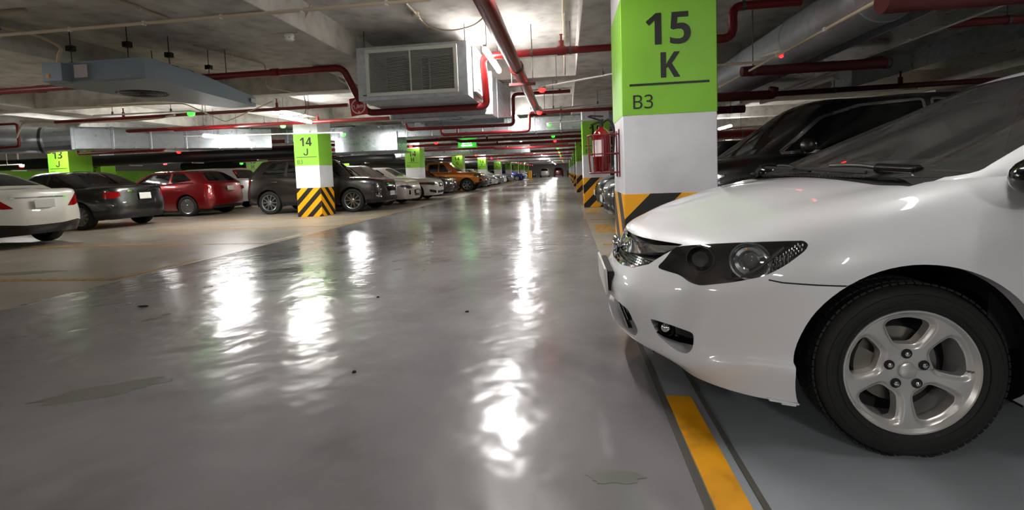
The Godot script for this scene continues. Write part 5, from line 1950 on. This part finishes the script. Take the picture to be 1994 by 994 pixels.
	mb.box(Vector3(0, 0.11, 0), Vector3(0.46, 0.22, 6.6), 0.006)
	part("duct_run", mb, M.galvanised, t)
	mb = Mb.new()
	mb.box(Vector3(0.235, 0.0, 0), Vector3(0.02, 0.02, 6.6), 0.003)
	part("edge_angle", mb, M.white_metal, t)
	t = thing("flat_duct", "dark wide duct at far upper right edge", "duct", Vector3(5.6, 2.3, -7.5))
	mb = Mb.new()
	loft(mb, [rect(-0.5, 0.5, 0.0, 0.3, 3.0), rect(-0.5, 0.5, 0.0, 0.3, 0.0), rect(-0.9, 0.2, -0.1, 0.25, -0.7), rect(-0.9, 0.2, -0.1, 0.25, -1.3)])
	part("duct_run", mb, M.galvanised, t)
	# far ducts
	for q in [[-26.0, -6.5, 9.0, "far silver duct crossing the aisle beyond the exit sign"], [-43.5, -5.0, 12.0, "very distant silver duct over the aisle"], [-20.5, -11.5, 5.0, "silver duct above the pale saloons' roofs, left of column 14 H"]]:
		t = thing("air_duct", q[3], "duct", Vector3(q[1], 2.14, q[0]))
		mb = Mb.new()
		mb.box(Vector3(0, 0.22, 0), Vector3(q[2], 0.44, 0.7), 0.008)
		part("duct_run", mb, M.galvanised, t)
		for k in int(q[2]):
			mb = Mb.new()
			mb.box(Vector3(-q[2] / 2 + 0.5 + k, 0.22, 0), Vector3(0.05, 0.5, 0.76), 0.006)
			part("flange", mb, M.galvanised, t)

# ---------------------------------------------------------------- red pipes and conduits
func pipe(label: String, path: Array, r: float, mat: Material, heads: Array, rods: Array, couplings := [], bend := 0.12, called := "red_pipe") -> Node3D:
	var o: Vector3 = path[0]
	var t := thing(called, label, "pipe", o)
	var pts := PackedVector3Array()
	for p in path:
		pts.append(p - o)
	var mb := Mb.new()
	mb.tube(rounded(pts, bend), r, 14)
	part("pipe", mb, mat, t)
	for h in heads:
		mb = Mb.new()
		var q: Vector3 = h - o
		mb.cyl(q, q + Vector3(0, 0.13, 0), r * 0.75, 10)
		mb.cyl(q + Vector3(0, 0.13, 0), q + Vector3(0, 0.21, 0), 0.012, 8)
		mb.cyl(q + Vector3(0, 0.21, 0), q + Vector3(0, 0.215, 0), 0.026, 10)
		part("sprinkler_head", mb, mat, t)
	for h in rods:
		mb = Mb.new()
		var q: Vector3 = h - o
		mb.cyl(q, Vector3(q.x, 3.0 - o.y, q.z), 0.006, 6)
		mb.lathe(PackedVector2Array([Vector2(r + 0.001, -0.015), Vector2(r + 0.006, -0.015), Vector2(r + 0.006, 0.015), Vector2(r + 0.001, 0.015)]), q, Basis(SY, SX, -SZ) if called != "main_pipe" else Basis(SX, SZ, -SY), 14)
		part("hanger_rod", mb, M.rod, t)
	for c in couplings:
		mb = Mb.new()
		var q: Vector3 = c[0] - o
		mb.cyl(q - c[1] * 0.055, q + c[1] * 0.055, r * 1.22, 14)
		part("coupling", mb, mat, t)
	return t

func v3(x: float, y: float, z: float) -> Vector3:
	return Vector3(x, y, z)

func pipes() -> void:
	var mb: Mb
	var t := pipe("thick glossy dark red main pipe running away over the aisle, right of the ventilation unit", [v3(-0.643, 2.455, -2.06), v3(-0.643, 2.455, -11.2), v3(-0.643, 2.56, -11.38)], 0.085, M.red_dusty, [], [], [[v3(-0.643, 2.455, -6.35), SZ], [v3(-0.643, 2.455, -2.7), SZ]], 0.2, "main_pipe")
	for z in [-6.96, -10.75]:
		mb = Mb.new()
		mb.box(v3(0.02, -0.115, z + 2.06), v3(0.40, 0.045, 0.045), 0.005)
		part("trapeze_bar", mb, M.red_dark, t)
		for s in [-0.14, 0.18]:
			mb = Mb.new()
			mb.cyl(v3(s, -0.11, z + 2.06), v3(s, 0.54, z + 2.06), 0.007, 6)
			part("trapeze_rod", mb, M.rod, t)
	pipe("dark red pipe dropping under the ventilation unit and rising beside its right end", [v3(-14.0, 2.6, -6.35), v3(-3.15, 2.6, -6.32), v3(-2.95, 2.04, -6.5), v3(-2.9, 1.985, -6.6), v3(-1.12, 1.985, -6.62), v3(-1.1, 2.62, -6.28), v3(1.9, 2.62, -6.25)], 0.05, M.red_pipe, [v3(-0.02, 2.62, -6.27)], [v3(-5.0, 2.6, -6.35), v3(-9.0, 2.6, -6.35), v3(-0.42, 2.62, -6.27), v3(0.1, 2.62, -6.27)], [[v3(-0.02, 2.62, -6.27), SX], [v3(-8.2, 2.6, -6.35), SX], [v3(-4.2, 2.6, -6.32), SX]], 0.1)
	pipe("thin dark red pipe behind the jet fan, ending above column 14 J's tube light", [v3(-11.2, 2.5, -8.9), v3(-4.35, 2.5, -8.85)], 0.035, M.red_pipe, [v3(-9.5, 2.5, -8.9), v3(-5.9, 2.5, -8.87)], [v3(-5.2, 2.5, -8.86), v3(-7.6, 2.5, -8.88)], [[v3(-5.9, 2.5, -8.87), SX]])
	pipe("dark red pipe passing column 14 J, then dropping low before the silver duct", [v3(-13.4, 2.52, -11.05), v3(-3.98, 2.5, -11.15), v3(-3.96, 2.2, -11.2), v3(-1.27, 2.2, -11.3), v3(-1.25, 2.94, -11.3), v3(0.15, 2.94, -11.3)], 0.045, M.red_pipe, [v3(-3.4, 2.2, -11.22), v3(-6.3, 2.5, -11.12), v3(-0.1, 2.94, -11.3)], [v3(-9.5, 2.52, -11.1), v3(-1.8, 2.2, -11.28)], [], 0.1)
	pipe("lower dark red pipe just in front of the long silver duct", [v3(-3.35, 2.62, -12.15), v3(-3.35, 2.11, -12.17), v3(-0.95, 2.11, -12.2), v3(-0.93, 2.58, -12.2), v3(2.4, 2.58, -12.2)], 0.042, M.red_pipe, [v3(-2.9, 2.11, -12.17), v3(-0.1, 2.58, -12.2)], [v3(0.9, 2.58, -12.2)], [], 0.1)
	pipe("short dark red riser pipe beside the round silencer at far left", [v3(-14.6, 2.62, -9.4), v3(-13.35, 2.66, -9.75), v3(-13.35, 2.1, -9.75), v3(-14.4, 2.06, -9.6)], 0.03, M.red_pipe, [], [v3(-14.2, 2.63, -9.5)], [], 0.08)
	pipe("dark red pipe looped below the silver duct at far left", [v3(-13.6, 2.1, -11.3), v3(-13.6, 1.98, -11.3), v3(-11.2, 2.0, -11.6), v3(-11.0, 2.55, -11.65), v3(-9.0, 2.55, -11.7)], 0.035, M.red_pipe, [], [v3(-10.0, 2.55, -11.68)], [], 0.1)
	var n := ["first", "second", "third", "fourth", "fifth", "sixth", "seventh", "eighth"]
	for k in 8:
		var z: float = [-15.1, -17.4, -20.0, -23.5, -28.0, -33.5, -40.0, -50.0][k]
		pipe("distant dark red pipe crossing the aisle, %s beyond the long silver duct" % n[k], [v3(-12.5 + 0.4 * k, 2.42 - 0.02 * k, z), v3(-4.5 + 0.25 * k, 2.42 - 0.02 * k, z), v3(-4.3 + 0.25 * k, 2.3, z), v3(3.5, 2.3, z)], 0.06, M.red_pipe, [v3(-3.0, 2.3, z)], [v3(-1.0, 2.3, z)], [], 0.12)
	pipe("dark red pipe low under the silver ducts behind the dark grey crossover's roof", [v3(-12.8, 1.9, -16.3), v3(-8.6, 1.92, -16.3), v3(-7.9, 2.25, -16.5), v3(-6.9, 2.25, -16.5)], 0.09, M.red_pipe, [], [v3(-10.0, 1.915, -16.3)], [], 0.2)
	# right side
	pipe("red elbow pipe just right of column 15 K's top", [v3(1.1, 2.275, -4.9), v3(1.7, 2.275, -4.9), v3(1.7, 2.585, -4.9), v3(2.34, 2.585, -4.9)], 0.043, M.red_pipe, [], [v3(1.8, 2.585, -4.9)], [], 0.1)
	t = pipe("thick dark red pipe at the top right corner of the view", [v3(1.88, 1.935, -3.0), v3(5.6, 1.935, -3.0)], 0.074, M.red_dark, [], [])
	t = pipe("dark red pipe with rod hangers at both ends, beneath the round silver duct", [v3(1.98, 2.04, -5.45), v3(3.5, 2.04, -5.45)], 0.056, M.red_dark, [], [v3(2.1, 2.04, -5.45), v3(3.465, 2.04, -5.45)])
	pipe("long thin dark red pipe at right above the black off-roader", [v3(0.8, 2.03, -7.4), v3(7.6, 2.09, -7.4)], 0.04, M.red_dark, [v3(4.9, 2.066, -7.4)], [v3(4.0, 2.058, -7.4)])
	pipe("stout dark red pipe stub right of column 15 K, lower one", [v3(0.8, 2.0, -7.1), v3(3.0, 2.0, -7.1), v3(3.02, 2.10, -7.1)], 0.066, M.red_dark, [], [v3(1.75, 2.0, -7.1)], [], 0.02)
	pipe("short dark red pipe right of column 15 K near its green band's lower edge", [v3(0.9, 1.98, -8.55), v3(3.15, 1.98, -8.55)], 0.066, M.red_dark, [], [v3(2.92, 1.98, -8.55)])
	pipe("red pipe at upper right between the dark duct and the ceiling", [v3(3.6, 2.28, -4.95), v3(4.68, 2.28, -4.95)], 0.04, M.red_pipe, [], [v3(4.2, 2.28, -4.95)])
	pipe("low bright red pipe far behind the black off-roader's windscreen", [v3(1.4, 1.98, -15.5), v3(7.0, 1.98, -15.5)], 0.16, M.red_pipe, [], [v3(4.8, 1.98, -15.5), v3(5.6, 1.98, -15.5)])
	# conduits
	var cond := [
		["beige conduit crossing the ceiling above the jet fan and smoke detector", [v3(-7.9, 2.625, -4.15), v3(-1.2, 2.625, -4.18)], 0.018],
		["second beige conduit crossing the ceiling at the top left corner", [v3(-9.0, 2.97, -4.4), v3(-5.8, 2.97, -4.42)], 0.02],
		["thick pale conduit from the left edge to the jet fan's blue tape", [v3(-6.5, 2.97, -3.4), v3(-6.48, 2.97, -4.75)], 0.024],
		["beige conduit running from the top edge to the ceiling conduit above the jet fan", [v3(-4.65, 2.975, -3.4), v3(-4.63, 2.975, -5.05)], 0.018],
		["thin conduit running along the slab left of the smoke detector", [v3(-3.85, 2.975, -5.05), v3(-3.78, 2.975, -7.0), v3(-3.75, 2.66, -7.38), v3(-3.7, 2.62, -8.0)], 0.012],
		["thin conduit along the slab above the jet fan's tail", [v3(-5.2, 2.975, -6.0), v3(-4.95, 2.975, -7.2), v3(-5.1, 2.63, -7.4), v3(-4.9, 2.62, -7.9)], 0.012],
		["beige conduit with round box above the ventilation unit", [v3(-1.72, 2.975, -3.6), v3(-1.77, 2.975, -6.0)], 0.016],
		["beige conduit running away between the main pipe and column 15 K", [v3(0.02, 2.975, -3.4), v3(0.02, 2.975, -7.3), v3(0.02, 2.63, -7.45), v3(0.02, 2.62, -7.8)], 0.016],
		["thin conduit crossing above the main pipe's start", [v3(-0.1, 2.97, -4.9), v3(1.2, 2.97, -4.9)], 0.014],
		["white conduit slanting along beneath the round silver duct", [v3(2.05, 2.035, -2.7), v3(2.04, 2.035, -6.75)], 0.013],
		["beige conduit crossing right of column 15 K to the red sensor", [v3(0.84, 2.01, -4.95), v3(1.99, 2.03, -4.95)], 0.013],
		["beige cable along the ceiling beam at far left", [v3(-9.6, 2.62, -7.9), v3(-7.4, 2.6, -8.2), v3(-7.1, 2.3, -8.9), v3(-5.8, 2.62, -8.6)], 0.011]]
	for q in cond:
		var o: Vector3 = q[1][0]
		var tt := thing("conduit", q[0], "conduit", o)
		var pts := PackedVector3Array()
		for p in q[1]:
			pts.append(p - o)
		mb = Mb.new()
		mb.tube(rounded(pts, 0.08), q[2], 8)
		part("tube", mb, M.conduit, tt)
		for i in pts.size() - 1:
			var cnt := int((pts[i + 1] - pts[i]).length() / 0.8)
			for k in cnt:
				mb = Mb.new()
				mb.box(pts[i].lerp(pts[i + 1], (k + 0.5) / cnt), Vector3(0.03, q[2] * 2.6, 0.03), 0.004)
				part("saddle", mb, M.white_metal, tt)
	# hanging cable by the ventilation unit
	mb = Mb.new()
	mb.tube(smooth_path(PackedVector3Array([v3(-1.76, 2.94, -5.55), v3(-1.6, 2.83, -5.6), v3(-1.35, 2.80, -5.65), v3(-1.1, 2.86, -5.7), v3(-0.95, 2.98, -5.75)]), 8), 0.009, 8)
	solo("hanging_cable", mb, M.conduit, "pale cable sagging above the ventilation unit", "cable")
	mb = Mb.new()
	mb.tube(smooth_path(PackedVector3Array([v3(-6.35, 2.5, -9.95), v3(-5.95, 2.52, -9.9), v3(-5.85, 2.7, -9.85), v3(-5.85, 2.95, -9.8)]), 6), 0.009, 8)
	solo("hanging_cable", mb, M.rod, "dark cable dropping to the tube light at column 14 J", "cable")
	for q in [[v3(-12.5, 2.62, -9.2), v3(-11.2, 2.55, -9.4), v3(-9.2, 2.5, -9.2), v3(-8.0, 2.46, -8.6), "grey cable bundle sagging in front of the left silver duct"], [v3(-13.2, 2.3, -9.6), v3(-12.9, 2.55, -9.5), v3(-12.5, 2.6, -9.3), v3(-12.1, 2.58, -9.3), "curved pale hose above the round silencer at far left"]]:
		mb = Mb.new()
		mb.tube(smooth_path(PackedVector3Array([q[0], q[1], q[2], q[3]]), 8), 0.022, 8)
		solo("hanging_cable", mb, M.conduit, q[4], "cable")

# ---------------------------------------------------------------- parking sensors, signs, extinguisher
func sensor(label: String, at: Vector3, from: Vector3, red: bool, big := 1.0, rod := true) -> void:
	var t := thing("parking_sensor", label, "sensor light", at, 0.0, "parking sensor lights")
	var mb := Mb.new()
	mb.ball(Vector3(0, 0, 0), Vector3(0.045, 0.034, 0.045) * big, 14)
	part("bulb", mb, M.red_glow if red else M.green_glow, t)
	mb = Mb.new()
	mb.cyl(Vector3(0, 0.02, 0), Vector3(0, 0.05, 0), 0.05 * big, 14)
	part("cap", mb, M.white_metal, t)
	mb = Mb.new()
	mb.tube(PackedVector3Array([Vector3(0, 0.055, 0), from - at + Vector3(0, 0.055, 0)]), 0.016, 8)
	part("carrier_bar", mb, M.white_metal, t)
	if rod:
		for f in [0.2, 0.8]:
			mb = Mb.new()
			var p: Vector3 = (from - at) * f + Vector3(0, 0.055, 0)
			mb.cyl(p, Vector3(p.x, 3.0 - at.y, p.z), 0.005, 6)
			mb.box(p + Vector3(0, 0.03, 0), Vector3(0.03, 0.07, 0.03), 0.005)
			part("hanger", mb, M.rod, t)
	var l := OmniLight3D.new()
	l.name = "lamp_light"
	l.light_color = Color(1.0, 0.12, 0.08) if red else Color(0.1, 1.0, 0.15)
	l.light_energy = 0.008 * big
	l.light_size = 0.03
	l.omni_range = 40.0
	l.omni_attenuation = 2.0
	l.shadow_enabled = true
	t.add_child(l)

func sensors() -> void:
	sensor("red sensor light on a pale bar, nearest one right of the main pipe", v3(-0.38, 2.42, -8.0), v3(0.9, 2.5, -7.6), true, 1.35)
	sensor("red sensor light at the far end of the thick main pipe", v3(-0.54, 2.27, -9.86), v3(0.99, 2.31, -9.63), true, 1.3)
	sensor("green sensor light right of the main pipe's end, in front of the silver duct", v3(-0.43, 2.26, -12.4), v3(1.1, 2.28, -12.35), false, 1.2)
	sensor("green sensor light below the jet fan's tail", v3(-7.4, 2.42, -8.35), v3(-9.6, 2.44, -8.35), false, 1.5)
	sensor("green sensor light left of column 14 J's top", v3(-7.35, 2.45, -11.25), v3(-8.0, 2.47, -11.25), false, 1.5)
	sensor("green sensor light at the end of the long white bar crossing column 14 J", v3(-5.68, 2.15, -11.2), v3(-10.2, 2.26, -11.2), false, 1.5)
	sensor("red sensor light low at the far left edge of column 13 J", v3(-15.6, 1.72, -11.4), v3(-18.0, 1.72, -11.4), true, 1.2)
	sensor("red sensor light right of column 13 J beside a tube light", v3(-16.9, 1.95, -17.5), v3(-15.4, 1.95, -17.5), true, 1.6)
	sensor("red sensor light above the black saloon's roof", v3(-13.9, 2.2, -15.0), v3(-11.8, 2.25, -15.0), true, 1.5)
	sensor("red sensor light above the red hatchback's roof", v3(-12.7, 2.02, -16.9), v3(-10.5, 2.1, -16.9), true, 1.6)
	sensor("green sensor light above the red hatchback, low", v3(-13.7, 1.83, -17.9), v3(-11.4, 1.85, -17.9), false, 1.4)
	sensor("red sensor light left of the white van's roof", v3(-10.7, 2.0, -18.3), v3(-8.8, 2.0, -18.3), true, 1.6)
	var n := ["first", "second", "third", "fourth", "fifth", "sixth", "seventh", "eighth", "ninth", "tenth", "eleventh", "twelfth"]
	for k in 9:
		var q: Array = [[-5.5, -14.4], [-6.6, -19.0], [-5.1, -17.7], [-4.7, -20.5], [-6.3, -26.8], [-6.1, -30.7], [-5.6, -34.0], [-6.3, -38.5], [-6.3, -42.0]][k]
		sensor("distant sensor light above the left row of cars, %s one beyond column 14 J" % n[k], v3(q[0], 2.3, q[1]), v3(q[0] - 2.2, 2.32, q[1]), k != 3, 1.4)
	for k in 8:
		var z: float = -46.0 - 5.5 * k
		sensor("tiny far red sensor light over the left row, %s beyond the fourth left column" % n[k], v3(-6.2, 2.3, z), v3(-8.4, 2.3, z), true, 1.6)
	for k in 12:
		var z: float = [-17.0, -19.7, -26.0, -29.0, -32.0, -35.0, -38.5, -42.0, -46.0, -51.0, -57.0, -64.0][k]
		sensor("far sensor light in the string over the aisle's right edge, %s beyond the silver duct" % n[k], v3(-0.45, 2.3, z), v3(1.0, 2.3, z), k % 2 == 1, 1.4)
	sensor("tiny red sensor light under the round silver duct at right", v3(2.075, 2.02, -4.71), v3(1.99, 2.03, -4.95), true, 0.4, false)

func small_things() -> void:
	var mb: Mb
	# height sign
	var t := thing("height_sign", "square red sign with white ring reading 1,8m hanging left of the ventilation unit", "sign", v3(-3.0, 2.06, -6.435))
	t.scale = Vector3.ONE * 1.04
	t.rotation.z = 0.1
	mb = Mb.new()
	mb.box(v3(0, 0, 0), v3(0.245, 0.25, 0.006), 0.002)
	part("plate", mb, M.red_sign, t)
	mb = Mb.new()
	var m := Basis(SX, SZ, -SY)
	mb.lathe(PackedVector2Array([Vector2(0.088, 0.0035), Vector2(0.088, 0.005), Vector2(0.106, 0.005), Vector2(0.106, 0.0035)]), Vector3.ZERO, m, 40)
	part("ring", mb, M.sign_white, t)
	mb = Mb.new()
	mb.prism(pv([-0.022, 0.092, 0.022, 0.092, 0.0, 0.062]), Vector3.ZERO, Basis.IDENTITY, 0.003, 0.005)
	mb.prism(pv([-0.022, -0.092, 0.0, -0.062, 0.022, -0.092]), Vector3.ZERO, Basis.IDENTITY, 0.003, 0.005)
	part("arrow", mb, M.sign_white, t)
	var tx := mpart("lettering", text_mesh("1,8m", 0.05), M.sign_white, t)
	tx.position = v3(0, 0, 0.004)
	# exit sign
	t = thing("exit_sign", "lit green exit sign hanging over the aisle in the distance", "sign", v3(-4.0, 2.29, -18.4))
	mb = Mb.new()
	mb.box(v3(0, 0, 0), v3(0.76, 0.36, 0.06), 0.01)
	part("panel", mb, M.exit_green, t)
	mb = Mb.new()
	mb.box(v3(0, 0.2, 0), v3(0.8, 0.04, 0.09), 0.006)
	mb.box(v3(0.39, 0, 0), v3(0.03, 0.4, 0.08), 0.006)
	part("frame", mb, M.white_metal, t)
	tx = mpart("lettering", text_mesh("EXIT", 0.15), M.exit_white, t)
	tx.position = v3(0, 0.06, 0.032)
	mb = Mb.new()
	mb.box(v3(0.02, -0.09, 0.033), v3(0.38, 0.05, 0.003))
	mb.prism(pv([-0.26, -0.09, -0.15, -0.02, -0.15, -0.16]), v3(0, 0, 0.033), Basis.IDENTITY, 0.0, 0.003)
	part("arrow", mb, M.exit_white, t)
	mb = Mb.new()
	for s in [-0.3, 0.3]:
		mb.cyl(v3(s, 0.2, 0), v3(s, 0.71, 0), 0.008, 6)
	part("hanger_rod", mb, M.rod, t)
	var l := OmniLight3D.new()
	l.name = "lamp_light"
	l.light_color = Color(0.2, 1.0, 0.35)
	l.light_energy = 0.05
	l.light_size = 0.15
	l.omni_range = 40.0
	l.omni_attenuation = 2.0
	l.shadow_enabled = true
	l.position = v3(0, 0, 0.12)
	t.add_child(l)
	# smoke detector
	t = thing("smoke_detector", "round white smoke detector on a bent conduit under the beam at upper middle left", "smoke detector", v3(-3.02, 2.61, -4.85))
	mb = Mb.new()
	mb.lathe(PackedVector2Array([Vector2(0.0, -0.045), Vector2(0.035, -0.042), Vector2(0.052, -0.02), Vector2(0.055, 0.0), Vector2(0.045, 0.03), Vector2(0.02, 0.04)]), Vector3.ZERO, Basis.IDENTITY, 24)
	part("housing", mb, M.white_metal, t)
	mb = Mb.new()
	for k in 6:
		var a := TAU * k / 6
		mb.box(v3(cos(a) * 0.05, -0.018, sin(a) * 0.05), v3(0.012, 0.008, 0.012), 0.002)
	part("vent", mb, M.black_matt, t)
	mb = Mb.new()
	mb.tube(rounded(PackedVector3Array([v3(-0.28, 0.05, -0.05), v3(-0.18, 0.04, 0.02), v3(0.12, 0.04, 0.0), v3(0.22, 0.37, -0.1)]), 0.05), 0.01, 8)
	part("bent_conduit", mb, M.conduit, t)
	mb = Mb.new()
	mb.cyl(v3(-1.77, 2.94, -5.5), v3(-1.77, 3.0, -5.5), 0.045, 16)
	solo("conduit_box", mb, M.conduit, "round beige conduit box on the slab above the ventilation unit", "junction box")
	# fire extinguisher in its red cage on the column's side
	t = thing("fire_extinguisher", "red fire extinguisher with black valve standing in a wire cage", "extinguisher", v3(0.31, 0.985, -4.02))
	mb = Mb.new()
	mb.lathe(PackedVector2Array([Vector2(0.0, 0.0), Vector2(0.07, 0.0), Vector2(0.076, 0.01), Vector2(0.076, 0.29), Vector2(0.07, 0.325), Vector2(0.05, 0.355), Vector2(0.025, 0.37), Vector2(0.022, 0.385)]), Vector3.ZERO, Basis.IDENTITY, 32)
	part("cylinder", mb, M.ext_red, t)
	mb = Mb.new()
	mb.lathe(PackedVector2Array([Vector2(0.0765, 0.13), Vector2(0.0772, 0.13), Vector2(0.0772, 0.27), Vector2(0.0765, 0.27)]), Vector3.ZERO, Basis.IDENTITY, 20, 1.5, 3.3)
	part("label", mb, M.sign_white, t)
	mb = Mb.new()
	mb.cyl(v3(0, 0.38, 0), v3(0, 0.43, 0), 0.02, 12)
	mb.box(v3(-0.035, 0.425, 0), v3(0.12, 0.02, 0.026), 0.006, Basis(SZ, 0.35))
	mb.box(v3(-0.045, 0.455, 0), v3(0.15, 0.014, 0.026), 0.006, Basis(SZ, -0.35))
	mb.box(v3(-0.04, 0.48, 0), v3(0.12, 0.012, 0.024), 0.005, Basis(SZ, -0.1))
	part("valve_handle", mb, M.black_matt, t)
	mb = Mb.new()
	mb.tube(smooth_path(PackedVector3Array([v3(0.01, 0.42, 0.01), v3(0.06, 0.44, 0.03), v3(0.10, 0.37, 0.04), v3(0.095, 0.2, 0.04), v3(0.08, 0.06, 0.045)]), 8), 0.01, 8)
	part("hose", mb, M.black_matt, t)
	t = thing("wire_cage", "dark red wire cage holding the extinguisher on the side of column 15 K", "cage", v3(0.305, 0.965, -4.02))
	mb = Mb.new()
	for y in [0.01, 0.17, 0.33]:
		var r := 0.115 if y > 0.3 else (0.11 if y > 0.1 else 0.105)
		var loop := PackedVector3Array()
		for k in 17:
			var a := PI / 2 + PI * k / 16
			loop.append(v3(cos(a) * r, y, sin(a) * r))
		loop.insert(0, v3(0.138, y, r))
		loop.append(v3(0.138, y, -r))
		mb.tube(loop, 0.006, 8)
	part("hoop", mb, M.red_pipe, t)
	for k in 6:
		mb = Mb.new()
		var a := PI / 2 + PI * k / 5
		mb.tube(PackedVector3Array([v3(cos(a) * 0.1, 0.01, sin(a) * 0.1), v3(cos(a) * 0.112, 0.17, sin(a) * 0.112), v3(cos(a) * 0.115, 0.33, sin(a) * 0.115)]), 0.0055, 8)
		part("upright", mb, M.red_pipe, t)
	mb = Mb.new()
	for z in [-0.1, 0.1]:
		mb.box(v3(0.139, 0.17, z), v3(0.008, 0.40, 0.03), 0.002)
	mb.cyl(v3(-0.1, 0.006, 0), v3(0.138, 0.006, 0), 0.005, 6)
	mb.cyl(v3(0, 0.006, -0.1), v3(0, 0.006, 0.1), 0.005, 6)
	part("back_plate", mb, M.red_pipe, t)
	# yellow drum far away, stains on the floor
	t = thing("yellow_drum", "small yellow drum standing in the left row far away", "drum", v3(-5.6, 0, -70.0))
	mb = Mb.new()
	mb.lathe(PackedVector2Array([Vector2(0.0, 1.3), Vector2(0.3, 1.3), Vector2(0.31, 1.27), Vector2(0.3, 0.9), Vector2(0.31, 0.87), Vector2(0.3, 0.45), Vector2(0.31, 0.42), Vector2(0.31, 0.02), Vector2(0.0, 0.0)]), Vector3.ZERO, Basis.IDENTITY, 24)
	part("barrel", mb, M.hazard_yellow, t)
	# stains
	var rng := RandomNumberGenerator.new()
	rng.seed = 5
	for q in [[-2.3, -1.93, 0.27, 0.085, 0.5, "dark oily patch on the aisle floor at lower left", M.stain], [0.13, -1.45, 0.10, 0.035, 0.1, "faint round smudge on the floor left of the yellow line", M.stain], [-6.6, -4.75, 0.45, 0.12, 0.2, "dark blotch on the empty beige bays at left", M.stain_lot], [-7.9, -3.9, 0.7, 0.22, 0.1, "large dark blotch on the beige floor at the left edge", M.stain_lot]]:
		var pl := PackedVector2Array()
		for k in 28:
			var a := TAU * k / 28
			var rr := 0.72 + 0.42 * rng.randf()
			pl.append(Vector2(cos(a) * q[2], sin(a) * q[3]).rotated(q[4]) * rr)
		mb = Mb.new()
		mb.prism(round_poly(pl, 0.04, 2), v3(q[0], 0.0, q[1]), Basis(SX, -SZ, SY), -0.004, 0.0012)
		solo("floor_stain", mb, q[6], q[5], "stain")
	for q in [[-3.55, -3.35, 0.055, 0.014, "larger dark crumb lying on the aisle floor in the bright reflection at left"], [-0.75, -3.2, 0.016, 0.012, "tiny dark crumb on the aisle floor in the middle"], [-1.12, -2.18, 0.012, 0.012, "tiny dark crumb on the aisle floor nearest the camera"], [-1.6, -3.6, 0.014, 0.012, "tiny dark crumb on the aisle floor left of the middle"]]:
		mb = Mb.new()
		mb.ball(v3(q[0], 0.004, q[1]), v3(q[2], 0.008, q[3]), 8)
		solo("floor_crumb", mb, M.black_matt, q[4], "debris", "crumbs on the aisle floor")
